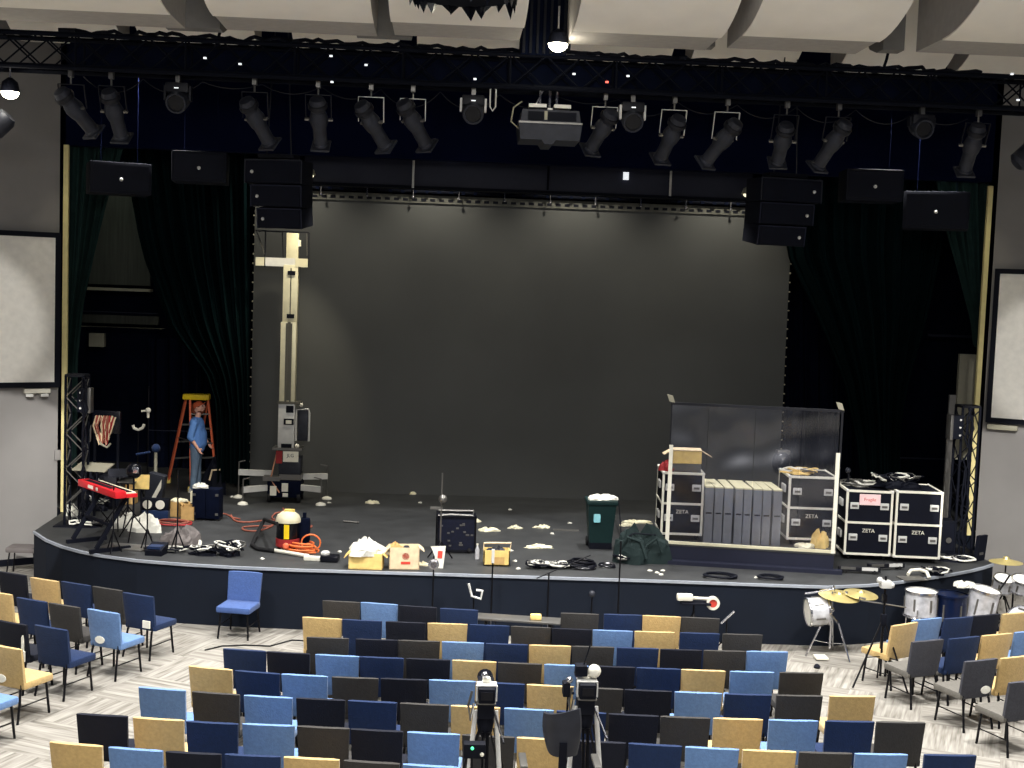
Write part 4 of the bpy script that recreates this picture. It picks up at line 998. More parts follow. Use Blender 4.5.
# ---- road cases
def road_case(loc,rz,w,d,h,label,sign=False,letters=True,group='road cases on the stage'):
    r=thing('road_case',loc,label,'road case',group,rz=rz)
    c=.09; z0=c; e=.035
    MB().box(-w/2+.01,w/2-.01,.01,d-.01,z0+.02,h*.5+z0/2).build('case_body','case_panel',r)
    MB().box(-w/2+.01,w/2-.01,.01,d-.01,h*.5+z0/2,h-.01).build('lid','case_panel',r)
    mb=MB(); zm=h*.5+z0/2
    for x in (-w/2,w/2-e):
        for y in (0,d-e): mb.box(x,x+e,y,y+e,z0,h)
    for z in (z0,zm-e/2,h-e):
        mb.box(-w/2,w/2,-.004,e,z,z+e); mb.box(-w/2,w/2,d-e,d+.004,z,z+e); mb.box(-w/2-.004,-w/2+e,0,d,z,z+e); mb.box(w/2-e,w/2+.004,0,d,z,z+e)
    mb.build('metal_edging','white_paint',r)
    for x in (-w/2+e/2,w/2-e/2):
        for y in (e/2,d-e/2):
            for z in (z0+e/2,h-e/2): MB().ball((x,y,z),e*.85,8).build('ball_corner','aluminium',r)
    for z in (z0+(zm-z0)*.55,zm+(h-zm)*.52):
        for x in (-w*.32,w*.32):
            o=MB().box(x-.07,x+.07,-.012,.01,z-.055,z+.055,bev=.008).build('latch_plate','aluminium',r)
            q=MB().box(x-.045,x+.045,-.02,-.010,z-.02,z+.015).build('latch','leg_grey',o)
        MB().box(-w/2-.02,-w/2+.012,d*.3,d*.6,z-.06,z+.06,bev=.008).build('side_handle','aluminium',r)
    for x in (-w*.38,w*.38):
        for y in (.1,d-.1):
            MB().lathe([(.04,-.018),(.04,.018)],Matrix.Translation((x,y,.04))@Matrix.Rotation(PI/2,4,'Y'),12).build('caster','rubber',r)
    mb=MB(); 
    for x in (-w*.38,w*.38):
        for y in (.1,d-.1): mb.box(x-.035,x+.035,y-.035,y+.035,.05,z0+.02)
    mb.build('caster_bracket','black',r)
    if letters: text_mesh('stencil_letters','ZETA',.085,'white_paint',r,(0,-.006,zm-.13),(PI/2,0,0))
    if sign:
        pl=MB().box(-.17,.17,-.012,-.004,h-.24,h-.06).build('pink_label','pink_label',r)
        text_mesh('label_text','Fragile',.075,'red_print',pl,(0,-.013,h-.15),(PI/2,0,0),.001)
    return r
def place_case(pxl,pxr,pytop,pybot,z0,d,rz,label,**k):
    """front face from pxl to pxr, floor contact row pybot"""
    a=P(pxl,pybot,z0); b=P(pxr,pybot+.03*(pxr-pxl),z0); w=(b-a).length*math.cos(rz)
    c=(a+b)/2; top=PY((pxl+pxr)/2,pytop,c.y); 
    road_case(Vector((c.x,c.y,z0)),rz,w,d,top.z-z0,label,**k); return c,w,top.z
cA,wA,zA=place_case(660,701.5,472.5,540,SZ+.3,.85,-.06,'black road case at the left end of the platform, opened carton on its top')
cB,wB,zB=place_case(786,834,476.5,545,SZ+.3,.85,-.06,'black road case behind the right end of the clear shield',)
cC,wC,zC=place_case(843.5,889.5,490.5,560,SZ,.9,-.1,'black road case with a pink label, right of the clear shield',sign=True)
cD,wD,zD=place_case(893,939,491.5,563,SZ,.9,-.1,'rightmost black road case, nearest the right truss tower')
# grey panels between the cases
for i,(x0,x1) in enumerate(((703,712),(712.8,721.5),(722.3,731.3),(733.2,741.3),(741.9,750),(751.5,760.3),(760.9,769.4),(771.3,780.3))):
    a=P(x0,543.2+i*.45,SZ+.3); b=P(x1,543.5+i*.45,SZ+.3); w=(b-a).length*.97; c=(a+b)/2; t=PY((x0+x1)/2,486.5+i*.5,c.y).z
    r=thing('upright_panel',Vector((c.x,c.y+.02,SZ+.3)),['leftmost grey padded panel standing right beside the left road case','second grey padded panel from the left in the upright row','third grey padded panel from the left in the upright row','fourth grey padded panel from the left, pressed to the fifth','fifth grey padded panel from the left, pressed to the fourth','sixth grey padded panel from the left in the upright row','seventh grey padded panel from the left in the upright row','rightmost grey padded panel standing apart near the right road case'][i],'panel','grey panels standing in a row',rz=-.05+.02*math.sin(i*2))
    h=t-SZ-.3
    MB().box(-w/2,w/2,0,.85,0,h-.025,bev=.008).build('panel_body','panel_grey',r)
    MB().box(-w/2,w/2,0,.85,h-.025,h,bev=.006).build('pale_top','panel_top',r)
    MB().box(-w*.33,w*.33,-.006,.002,h*.52,h*.545).build('slot','black',r)
# carton + red thing on case A
r=thing('open_carton',Vector((cA.x+.06,cA.y+.25,zA)),'opened yellow cardboard box lying on the left road case','cardboard box')
MB().box(-.24,.24,-.12,.2,0,.12).build('lower_tray','leg_grey',r)
mb=MB(); mb.box(-.22,.24,-.13,.2,.13,.34); mb.build('box_body','cardboard_yellow',r)
mb=MB(); mb.hexa([(-.22,-.13,.33),(.24,-.13,.33),(.24,.0,.36),(-.22,.0,.36),(-.22,-.13,.345),(.24,-.13,.345),(.24,.0,.375),(-.22,.0,.375)]); mb.bar((.24,.03,.34),(.42,.03,.24),.2,.012); mb.bar((-.22,.03,.34),(-.36,.03,.26),.2,.012); mb.build('flap','cardboard_pale',r)
tag(crumple(MB(),0,0,0,.24,.2,.14,11).build('red_rag','maroon_cord',loc=Vector((cA.x-.24,cA.y+.2,zA))),'dark red rag lying on the left road case beside the carton','rag')
# tangles on cases
def heap(loc,w,d,h,seed,label,m='black',m2='cloth_white',n=9,cat='cable heap',name='cable_heap'):
    R=random.Random(seed); r=thing(name,loc,label,cat)
    crumple(MB(),0,0,0,w*.8,d*.8,h*.55,seed,10).build('heap_core',m,r)
    for k,mm in enumerate((m,m2,'leg_grey')):
        mb=MB()
        for j in range(n if k==0 else max(2,n//2)):
            cx,cy=R.uniform(-w*.33,w*.33),R.uniform(-d*.3,d*.3); q=R.uniform(.05,.13); pts=[]
            for i in range(14):
                t=2*PI*i/11; pts.append((cx+q*math.cos(t)*1.4+R.uniform(-.02,.02),cy+q*math.sin(t)+R.uniform(-.02,.02),.02+h*(.35+.6*abs(math.sin(t*.5+j)))*R.uniform(.8,1.0)))
            mb.tube(pts,.012 if mm!=m2 else .014,5)
        mb.build('cable_loops' if mm!=m2 else 'pale_cable_loops',mm,r)
    return r
heap(Vector((cD.x-.25,cD.y+.45,zD)),.95,.55,.2,21,'tangled heap of dark and pale cables on the rightmost road cases')
heap(Vector((cB.x-.15,cB.y+.35,zB)),.6,.5,.07,22,'low pale cloth and cables on the case behind the shield',m='cardboard_yellow',n=4)
heap(Vector((cC.x-.05,cC.y+.5,zC)),.5,.45,.07,23,'flat pale cables on the road case with the pink label',n=4,m='leg_grey')
r=thing('mixer_stand_lamp',Vector((cC.x-.2,cC.y+.6,zC)),'small dark desk lamp shaped item standing on the road case','lamp')
MB().lathe([(.07,0),(.07,.03),(.02,.05)],n=12).build('base','black',r); MB().tube([(0,0,.03),(.02,0,.14),(0,0,.22)],.02,8).build('stem','lamp_ring',r); MB().ball((.0,0,.24),.05,10).build('head','lamp_body',r)
# yellow bag piece behind the shield at right
p=P(822,549,SZ+.3); tag(crumple(MB(),0,0,0,.26,.18,.22,31).build('paper_bag','cardboard_yellow',loc=p+Vector((0,.12,0))),'crumpled yellow paper bag behind the lower right corner of the shield','bag')
tag(crumple(MB(),0,0,0,.3,.2,.06,32).build('pale_rag','paper',loc=p+Vector((-.25,.1,0))),'pale rag on the platform behind the shield','rag')
p=Vector((cB.x-.02,cB.y+1.1,SZ+.02)); r=thing('moving_light',p+Vector((-.0,.8,0)),'dark lamp head with a shiny top standing behind the clear shield','moving light')
MB().tube([(0,0,0),(0,0,1.15)],.03,8).build('pole','black',r); MB().lathe([(.2,0),(.2,.02),(.03,.05)],n=14).build('base','black',r); MB().ball((0,0,1.35),.18,12,(1,1,1.25)).build('lamp_head','black_gloss',r); MB().box(-.1,.12,-.08,.1,1.52,1.58,bev=.01).build('shiny_cap','leg_grey',r)

# ---- trash bin
p=S(601,550); s=52.0; t=PY(601,500,p.y).z-SZ
r=thing('trash_bin',p+Vector((0,.25,0)),'tall dark green wheeled trash bin stuffed with a white bag','bin')
w=.225
mb=MB(); mb.hexa([(-w*.8,-w*.7,.05),(w*.8,-w*.7,.05),(w*.8,w*.8,.05),(-w*.8,w*.8,.05),(-w*1.05,-w,t-.03),(w*1.05,-w,t-.03),(w*1.05,w,t-.03),(-w*1.05,w,t-.03)]); mb.build('bin_body','bin_green',r)
mb=MB(); mb.box(-w*1.14,w*1.14,-w*1.1,w*1.1,t-.09,t-.02,bev=.015); mb.build('rim','bin_green',r)
mb=MB(); mb.box(-w*.82,w*.82,-w*.82,w*.7,0,.1); mb.build('foot','black',r)
for sx in (-1,1): MB().lathe([(.08,-.02),(.08,.02)],Matrix.Translation((sx*w*.85,w*.6,.08))@Matrix.Rotation(PI/2,4,'Y'),14).build('wheel','rubber',r)
MB().box(-w*.62,-w*.12,-w*1.04,-w*.96,t-.38,t-.24,bev=.02).build('round_sticker','sticker_blue',r)
MB().box(w*1.0,w*1.14,-.03,.05,t-.36,t-.3).build('side_clip','leg_grey',r)
mb=crumple(MB(),0,0,t-.03,w*2.1,w*1.9,.07,41,12); mb.build('white_bag','cloth_white',r)
tag(MB().tube([S(617,522)+Vector((0,0,.5)),S(620,535)+Vector((0,0,.2)),S(622,548)+Vector((0,0,.012)),S(640,556)+Vector((0,0,.012))],.01,6).build('extension_cord','black'),'thin black cord trailing from the trash bin to the duffel bag','cord')
# ---- duffel
p=S(645,565); r=thing('duffel_bag',p+Vector((-.06,.25,0)),'slumped dark green duffel bag left of the platform','bag',rz=-.1)
crumple(MB(),0,0,0,.85,.5,.46,51,14,.3).build('bag_body','duffel',r)
mb=MB(); mb.tube([(-.3,-.15,.2),(-.2,-.22,.42),(.0,-.2,.36),(.1,-.26,.1)],.03,6); mb.tube([(.1,-.2,.3),(.25,-.2,.42),(.34,-.2,.2)],.025,6); mb.build('strap','duffel',r)
MB().tube([(-.3,-.1,.36),(-.1,-.12,.47),(.25,-.05,.45)],.012,6).build('zip','black',r)
# ---- paper scraps
scr=[(488,531,.35,.16,'long'),(515,528.5,.22,.12,'right of the handled box'),(542,528,.28,.1,'middle'),(538,547.5,.4,.2,'broad'),(636,523,.5,.2,'large'),(626,526,.22,.1,'small piece'),(372,503.5,.26,.12,'far left centre'),(413,494.5,.12,.06,'tiny far'),(477,522,.14,.08,'tiny upper'),(421,565.5,.24,.08,'flat bun-like')]
for i,(x,y,w,d,lab) in enumerate(scr):
    L_={0:'long crumpled paper scrap just right of the blue crate',1:'crumpled paper scrap in line right of the long scrap',2:'crumpled paper scrap left of the grey strip and trash bin',3:'broad crumpled paper sheet right of the handled box',4:'large crumpled paper behind the duffel bag',5:'small paper scrap touching the large crumpled paper behind the duffel',6:'pale rag scrap far back between the lift and the blue crate',7:'small white scrap at the foot of the backdrop',8:'small paper bit just behind the long scrap by the crate',9:'flat cream scrap beside the printed carton'}[i]
    mb=crumple(MB(),0,0,0,w,d,.045,60+i,10,.8); tag(mb.build('paper_scrap','paper',loc=S(x,y)),L_,'paper','paper scraps on the stage')
bits=[(510,510),(570,523.5),(511,551),(552,534),(515,561.5),(518,569),(420,503),(262,559),(243,480),(232,497),(329,503),(650,571),(657,573),(663,571),(661,575),(340,552),(553,563),(604,567),(756,578),(497,562)]
for i,(x,y) in enumerate(bits):
    tag(crumple(MB(),0,0,0,.07,.05,.02,80+i,6,.8).build('litter_bit','cloth_white',loc=S(x,y)),'tiny pale litter bit on the dark stage deck','litter','tiny bits of litter on the stage')
tag(MB().box(-.23,.23,-.07,.07,0,.012).build('grey_strip','leg_grey',loc=S(566,530.5),rz=-.05),'flat grey strip on the deck left of the trash bin','strip')
p=S(351,523); tag(MB().tube([(-.14,.04,.02),(.14,-.04,.02)],.018,6).build('metal_tube','leg_grey',loc=p),'short grey tube lying on the deck above the towel box','tube')

# ---- boxes at the front
def carton(px0,px1,pyb,h,d,label,m,rz=0,name='cardboard_box',flaps=True):
    a=S(px0,pyb); b=S(px1,pyb); w=(b-a).length; c=(a+b)/2
    r=thing(name,Vector((c.x,c.y+.03,SZ)),label,'cardboard box',rz=rz)
    t=.012
    mb=MB(); mb.box(-w/2,w/2,0,t,0,h); mb.box(-w/2,w/2,d-t,d,0,h); mb.box(-w/2,-w/2+t,0,d,0,h); mb.box(w/2-t,w/2,0,d,0,h); mb.box(-w/2,w/2,0,d,0,t); mb.build('box_body',m,r)
    if flaps:
        MB().bar((-w/2,d/2,h),(-w/2-.07,d/2,h-.08),d*.9,.01).build('flap',m,r); MB().bar((w/2,d/2,h),(w/2+.07,d/2,h-.06),d*.9,.01).build('flap',m,r)
    return r,w,c
r,w,c=carton(348,382,570,.24,.34,'yellow cardboard box topped with a heap of white towels','cardboard_yellow',rz=-.04)
tag(crumple(MB(),0,0,0,w*1.15,.42,.18,90,12,.5).build('towel_heap','cloth_white',loc=Vector((c.x+.02,c.y+.2,SZ+.2))),'heap of white towels on the yellow cardboard box','towels')
r,w,c=carton(389,419,570,.33,.3,'pale carton with red printed emblem at the stage edge','cardboard_pale',rz=.06)
MB().lathe([(.001,-.006),(.055,-.006),(.055,0),(.001,0)],Matrix.Translation((0.02,0,.2))@Matrix.Rotation(PI/2,4,'X'),14).build('red_emblem','red_print',r)
MB().box(-.05,.09,-.006,0,.08,.12).build('red_stripe','red_print',r)
MB().box(-w/2+.02,w/2-.02,.02,.28,.2,.25).build('contents','cloth_white',r)
crumple(MB(),-w*.3,.15,.24,.24,.22,.12,91,8).build('brown_paper','cardboard',r)
tag(MB().lathe([(.05,0),(.05,.05),(.03,.07)],n=12).build('tape_roll','lamp_body',loc=Vector((c.x+.02,c.y+.2,SZ+.26))),'small dark roll lying in the printed carton','tape')
p=S(437,568); r=thing('leaning_card',p,'white card with red print leaning behind the floor stand','card',rz=-.2)
MB().prism([(-.1,0),(.09,.0),(.11,.34),(-.12,.32),(-.04,.16)],0,.02,Matrix.Rotation(-.2,4,'X')).build('card_body','cloth_white',r); MB().box(0.0,.07,-.012,-.004,.15,.26,Matrix.Rotation(-.2,4,'X')).build('red_patch','red_print',r)
# wooden handled box
p=S(496.5,566.5); r=thing('handled_box',p+Vector((0,.03,0)),'pale wooden tote box with an arched handle near the stage edge','tote box')
w=.2
mb=MB(); mb.box(-w,w,0,.015,0,.24); mb.box(-w,w,.235,.25,0,.24); mb.box(-w,-w+.015,0,.25,0,.24); mb.box(w-.015,w,0,.25,0,.24); mb.box(-w,w,0,.25,0,.02); mb.build('box_body','cardboard_yellow',r)
MB().tube([(-w,.12,.22),(-w,.12,.33),(w+.02,.12,.34),(w,.12,.2)],.016,6).build('handle','cardboard_pale',r)
mb=MB(); mb.box(-.08,.12,-.004,0,.03,.14); mb.build('printed_patch','cardboard',r)
crumple(MB(),0,.12,.15,.34,.2,.1,95,8,.6).build('contents','lamp_body',r)
# bottle
p=S(477,559); r=thing('plastic_bottle',p,'small clear-white bottle right of the blue crate','bottle')
MB().lathe([(.03,0),(.034,.02),(.034,.15),(.014,.2),(.014,.22)],n=12).build('bottle_body','drum_shell',r); MB().lathe([(.017,.22),(.017,.245)],n=10).build('cap','white_paint',r)
# blue crate
p=S(456,553); t=PY(456,516,p.y).z-SZ
r=thing('wire_crate',p+Vector((0,.02,0)),'dark blue crate with metal rim between the lift and the bin','crate',rz=.05)
w=.3
MB().box(-w+.01,w-.01,.01,.44,.04,t-.04).build('crate_body','blue_crate',r)
mb=MB()
for z in (.03,t-.02): 
    mb.bar((-w,0,z),(w,0,z),.03); mb.bar((-w,.45,z),(w,.45,z),.03); mb.bar((-w,0,z),(-w,.45,z),.03); mb.bar((w,0,z),(w,.45,z),.03)
for x in (-w,w):
    for y in (0,.45): mb.bar((x,y,0),(x,y,t),.03)
mb.build('crate_frame','black_gloss',r)
mb=MB(); R=random.Random(3)
for i in range(16): 
    x=R.uniform(-w+.05,w-.05); z=R.uniform(.1,t-.1); mb.box(x-.02,x+.02,-.004,.008,z-.012,z+.012)
mb.build('speckled_tape','leg_grey',r)['kind']='stuff'
mb=MB(); mb.tube([(-w,.0,t),(-.1,0,t+.02),(w-.05,.02,t-.0),(w,.4,t+.01),(-w+.02,.42,t+.01)],.018,6); mb.build('silver_rim','leg_grey',r)
for x in (-w*.7,w*.7): MB().ball((x,-.02,.04),.04,8).build('wheel','rubber',r)
# front stage mic stand with light disc
p=S(441,560); r=thing('music_stand',Vector((p.x-.02,p.y,SZ)),'slim stand with pale round head left of the blue crate','stand')
h=PY(441,473,p.y).z-SZ; tripod(r,.3,.22); MB().tube([(0,0,.25),(0,0,h)],.012,8).build('pole','leg_grey',r); MB().ball((.02,-.04,h-.4),.07,12).build('round_head','leg_grey',r); MB().box(-.17,.02,-.08,.08,h-.56,h-.54).build('small_tray','leg_grey',r)
# cable coils
for (x,y,rr,sq,lab,m) in ((581,568,.2,.5,'thick coil of black cable at the stage edge','black_gloss'),(720,577.5,.24,.45,'ring of black cable on the edge below the platform, left ring','black'),(770,579,.18,.4,'ring of black cable on the edge below the platform, right ring','black'),(606,567.5,.12,.6,'small black cable coil left of the duffel bag','black_gloss')):
    mb=MB(); loops(mb,(0,0,0),rr,5 if rr==.2 else 3,.016,int(x),squash=.55 if rr!=.2 else .8)
    if rr==.2:
        for k in range(4): loops(mb,(0,0,.02*k+.02),rr*(1-.05*k),1,.018,k+5,squash=.8)
    tag(mb.build('cable_coil',m,loc=S(x,y)),lab,'cable')
heap(S(537,568),.16,.14,.09,101,'small dark gadget with pale cap at the stage edge, left of the cable line',n=2)
heap(S(556,568),.4,.15,.07,102,'low row of dark plugs and cables on the stage edge')
heap(S(627,562),.35,.25,.12,103,'small dark cable tangle at the left foot of the duffel bag',n=5)
# right side items on the deck
for (x0,y0,x1,y1,lab) in ((838,572,880,574,'long black and silver hinged bar lying at the right stage edge, left piece'),(868,570,903,569,'black and silver hinged bar lying behind the left bar')):
    a=S(x0,y0); b=S(x1,y1); r=thing('hinged_bar',(a+b)/2,lab,'bar',rz=math.atan2((b-a).y,(b-a).x)); l=(b-a).length/2
    MB().box(-l,l,-.05,.05,.03,.1,bev=.01).build('bar_body','lamp_ring',r)
    MB().box(-l*.9,-l*.2,-.055,-.04,.06,.1).build('silver_inset','leg_grey',r); MB().box(l*.1,l*.85,-.055,-.04,.05,.1).build('silver_inset','aluminium',r)
    for q in (-.7,.7): MB().lathe([(.03,-.06),(.03,.06)],Matrix.Translation((l*q,0,.03))@Matrix.Rotation(PI/2,4,'X'),10).build('wheel','rubber',r)
tag(MB().box(-.2,.2,-.14,.14,0,.02,bev=.006).build('grey_board','leg_grey',loc=S(912,579),rz=.15),'flat grey board lying near the right stage edge','board')
tag(MB().tube([(-.13,0,.04),(-.05,.1,.08),(.08,.08,.1),(.15,-.04,.09),(.15,-.16,.02)],.028,8).build('white_hose','white_paint',loc=S(916,577)),'short curved white hose on the grey board','hose')
heap(S(935,574.5),.4,.25,.1,104,'small pile of pale and dark cables near the right stage corner',n=5)
heap(S(953,561),.6,.3,.06,105,'dark cable run at the foot of the right truss tower',n=6)
r=thing('speaker_box',S(951,555)+Vector((-.05,.1,0)),'black speaker box between the rightmost road case and truss tower','speaker')
h=PY(951,522,S(951,555).y).z-SZ
MB().box(-.2,.15,0,.35,0,h,bev=.015).build('cabinet','black',r); MB().lathe([(.001,-.02),(.04,-.02),(.05,0)],Matrix.Translation((.02,-.04,h*.42))@Matrix.Rotation(PI/2,4,'X'),14).build('cone','leg_grey',r); MB().box(-.17,.12,-.01,0,.05,h-.05).build('grille','case_panel',r)

# ---- truss towers
def tower(px0,px1,pyb,pyt,label,dark,flip=1):
    a=S(px0,pyb); b=S(px1,pyb); c=(a+b)/2; w=.15; H=PY((px0+px1)/2,pyt,c.y+.15).z-SZ
    r=thing('truss_tower',Vector((c.x,c.y+.15,SZ)),label,'truss tower')
    for x in (-w,w):
        for y in (-w,w): MB().tube([(x,y,.02),(x,y,H)],.024,8).build('upright',dark,r)
    mb=MB(); n=int(H/.3)
    for i in range(n):
        z0=.05+i*(H-.1)/n; z1=z0+(H-.1)/n
        s=1 if i%2 else -1
        for (xa,ya,xb,yb) in ((-w,-w,w,-w),(w,-w,w,w),(-w,w,w,w),(-w,-w,-w,w)):
            if s>0: mb.tube([(xa,ya,z0),(xb,yb,z1)],.011,5)
            else: mb.tube([(xb,yb,z0),(xa,ya,z1)],.011,5)
    mb.build('lacing','leg_grey' if dark!='black' else 'black',r)
    mb=MB()
    for (xa,ya,xb,yb) in ((-w,-w,w,-w),(w,-w,w,w),(-w,w,w,w),(-w,-w,-w,w)): mb.bar((xa,ya,H),(xb,yb,H),.04)
    mb.build('top_frame','lamp_ring',r)
    MB().box(-.3,.3,-.3,.3,0,.02).build('base_plate','black',r)
    return r,c,H
tL,cL,HL=tower(65,82,526,375,'black lattice truss tower at the left end of the stage','truss_black')
tR,cR,HR=tower(953,972,554,406,'black lattice truss tower at the right end of the stage','black')
def tower_speaker(px,py,Y,side,label):
    p=PY(px,py,Y); r=thing('column_speaker',p,label,'speaker')
    MB().box(-.09,.09,-.1,.16,-.2,.2,bev=.015).build('cabinet','black',r)
    MB().box(side*.11-.025,side*.11+.025,-.11,.1,-.21,.21,bev=.01).build('side_plate','leg_grey',r)
    for z in (.13,.0,-.13): MB().ball((-side*.03,-.115,z),.02,8).build('knob','aluminium',r)
    MB().bar((0,.1,0),(-side*.2,.15,0),.03).build('bracket','black',r)
tower_speaker(84,400,cL.y,1,'small black box with silver knobs clamped to the left truss tower')
tower_speaker(956,427,cR.y,-1,'small black box with silver knobs clamped to the right truss tower')
mb=MB(); p=cR; 
for k in range(3):
    R=random.Random(k+70); pts=[(R.uniform(-.06,.06)+.02*k,-.02-.2,z) for z in [HR*(1-i/14) for i in range(15)]]; mb.tube(pts,.016,6)
o=mb.build('cable_bundle','black'); o.location=Vector((cR.x-.1,cR.y+.08,SZ)); tag(o,'black cable bundle strapped up the right truss tower','cable')
mb=MB()
for k in range(3):
    R=random.Random(k+75); pts=[(R.uniform(-.05,.05)+.03*k,-.2,z) for z in [HL*(1-i/14) for i in range(15)]]; mb.tube(pts,.014,6)
o=mb.build('cable_bundle','black_gloss'); o.location=Vector((cL.x+.16,cL.y+.08,SZ)); tag(o,'black cable bundle strapped up the left truss tower','cable')
tag(MB().box(-.06,.06,0,.05,0,2.6).build('pale_board','leg_grey',loc=Vector((PY(944.5,500,23.2).x-.0,23.1,SZ))),'tall grey board standing behind the right truss tower','board')
tag(crumple(MB(),0,0,0,.22,.2,.16,77).build('plastic_bag','cloth_white',loc=S(66,519)+Vector((0,.35,.0))),'small pale bundle behind the left truss tower','bundle')

# ---- lift tower (personnel mast)
p=S(286,501); BX=p; k=1300/ (ray(290,500).dot(_f) and ( (p-CAM).dot(_f)))
px2m=lambda dx:dx/k
r=thing('mast_lift',p,'tall pale aluminium mast lift with outriggers in front of the backdrop','lift')
zf=lambda py: PY(290,py,p.y).z-SZ
MB().box(-.34,.3,-.22,.35,.1,.42,bev=.02).build('base_chassis','navy_black',r)
mb=MB(); mb.box(-.42,-.1,-.25,.0,.42,.5); mb.box(-.12,.3,-.2,.2,.44,.54); mb.build('base_deck','leg_grey',r)
for x in (-.22,.0): MB().box(x-.06,x+.06,-.24,-.22,.14 if x else .22,.32 if x else .38).build('white_decal','white_paint',r)
MB().box(-.04,.06,-.24,-.225,.12,.19).build('white_decal','white_paint',r)
for x in (-.3,.26):
    for y in (-.15,.3): MB().lathe([(.1,-.03),(.1,.03)],Matrix.Translation((x,y,.1))@Matrix.Rotation(PI/2,4,'Y'),14).build('wheel','rubber',r)
for i,(x,y,z) in enumerate(((-.95,.25,.5),(-.75,-.5,.28),(.7,-.35,.3),(.75,.35,.45))):
    o=MB(); st=Vector((.25 if x>0 else -.3,.2 if y>0 else -.15,z)); en=Vector((x,y,z)); o.bar(st,en,.07,.11); o.build('outrigger_arm','aluminium',r)
    MB().tube([(x,y,z+.2),(x,y,.05)],.014,8).build('outrigger_screw','leg_grey',r)
    MB().bar((x,y,z+.2),(x+(.12 if x<0 else -.14),y,z+.23),.02).build('crank','leg_grey',r)
    MB().lathe([(.1,0),(.09,.03),(.02,.06)],Matrix.Translation((x,y,0)),12).build('foot_pad','cloth_white',r)
z1=zf(467); z2=zf(447)
MB().box(-.14,.28,-.16,.2,.5,z2-.18,bev=.015).build('battery_cover','lamp_body',r)
MB().box(-.26,.3,-.2,.25,z2-.04,z2).build('platform_deck','leg_grey',r)
MB().box(-.05,.24,-.21,-.19,z2-.26,z2-.06).build('name_plate','white_paint',r); text_mesh('plate_text','JLG',.09,'black',r,(.09,-.212,z2-.14),(PI/2,0,0),.001)
MB().box(-.19,-.07,-.17,-.1,z2-.3,z2-.06).build('red_wiring_box','maroon_cord',r)
zt=zf(233); zc=zf(402); 
mw=.168
MB().box(-mw,mw*.85,-.13,.14,z2,zc,bev=.01).build('mast_section','aluminium',r)
MB().box(-mw*.95,mw*.8,-.11,.12,zc,zf(322),bev=.008).build('mast_section','mast',r)
MB().box(-mw*.8,mw*.85,-.09,.1,zf(322),zf(265),bev=.008).build('mast_section','mast',r)
MB().box(-mw*.55,mw*.8,-.07,.08,zf(265),zt,bev=.008).build('mast_section','mast',r)
mb=MB(); mb.box(-.06,-.02,-.135,-.11,zc+.02,zf(322)-.02); mb.box(.03,.06,-.135,-.11,zc+.02,zf(322)-.02); mb.build('channel_groove','mast_dark',r)
mb=MB(); mb.box(-.03,.03,-.112,-.088,zf(400),zf(322)); mb.box(0.0,.02,-.1,-.08,zf(318),zf(268)); mb.build('channel_groove','mast_dark',r)
for py in (273,316): MB().box(-.05,.09,-.12,-.085,zf(py)-.04,zf(py)+.04).build('roller_bracket','black',r)
MB().box(mw*.7,mw*.7+.06,-.06,0,zf(243)-.06,zf(243)+.06).build('side_bracket','white_paint',r)
MB().box(-.66,-.5,-.1,-.02,zf(262)-.09,zf(262)+.07).build('crossbar_end','mast',r); MB().box(-.48,.3,-.08,-.0,zf(262)-.09,zf(262)+.07).build('crossbar','aluminium',r)
MB().box(mw*.5,.32,-.1,-.02,zf(262)-.09,zf(262)+.07).build('crossbar_end','mast',r)
mb=MB(); mb.tube([(-.66,-.05,zf(232)),(-.5,-.05,zf(255))],.015,6); mb.tube([(.28,-.05,zf(232)),(.3,-.05,zf(255))],.012,6); mb.build('basket_brace','leg_grey',r)
mb=MB(); mb.bar((-.68,-.05,zf(232)),(.32,-.05,zf(232)),.03); mb.bar((-.49,-.05,zf(232)),(-.49,-.05,zf(268)),.025); mb.bar((.33,-.05,zf(232)),(.33,-.05,zf(266)),.025); mb.bar((-.18,-.02,zf(232)),(-.15,-.02,zf(258)),.02); mb.build('basket_frame','lamp_ring',r)
MB().box(-.02,.12,-.145,-.13,zf(412),zf(405)).build('mast_label','black',r)
MB().box(-.06,.13,-.15,-.13,zf(424),zf(418)).build('mast_label','black',r); MB().box(-.02,.09,-.156,-.148,zf(423),zf(419.5)).build('label_plate','white_paint',r)
MB().box(-.1,.1,-.15,-.13,zf(447),zf(443)).build('mast_shadow_gap','black',r)
mb=MB(); mb.box(.2,.4,-.1,.1,zf(440),zf(408),bev=.03); mb.build('motor_housing','lamp_body',r)
mb=MB(); mb.tube([(.17,-.1,zf(440)),(.17,-.1,zf(409)),(.4,-.1,zf(408)),(.42,-.1,zf(412)),(.42,-.1,zf(440))],.02,6); mb.build('guard_bar','aluminium',r)
MB().box(-.18,.25,-.15,.15,zc-.03,zc+.02).build('collar_plate','mast_dark',r)
mb=MB(); mb.ball((.26,-.1,zf(404)),.04,8); mb.ball((.2,-.12,zf(445)),.045,8); mb.build('pulley','white_paint',r)
mb=MB(); mb.tube([(-.16,-.1,z2),(-.22,-.15,z2-.3),(-.28,-.2,.45),(-.1,-.24,.2)],.014,6); mb.build('power_cable','tan_cable',r)
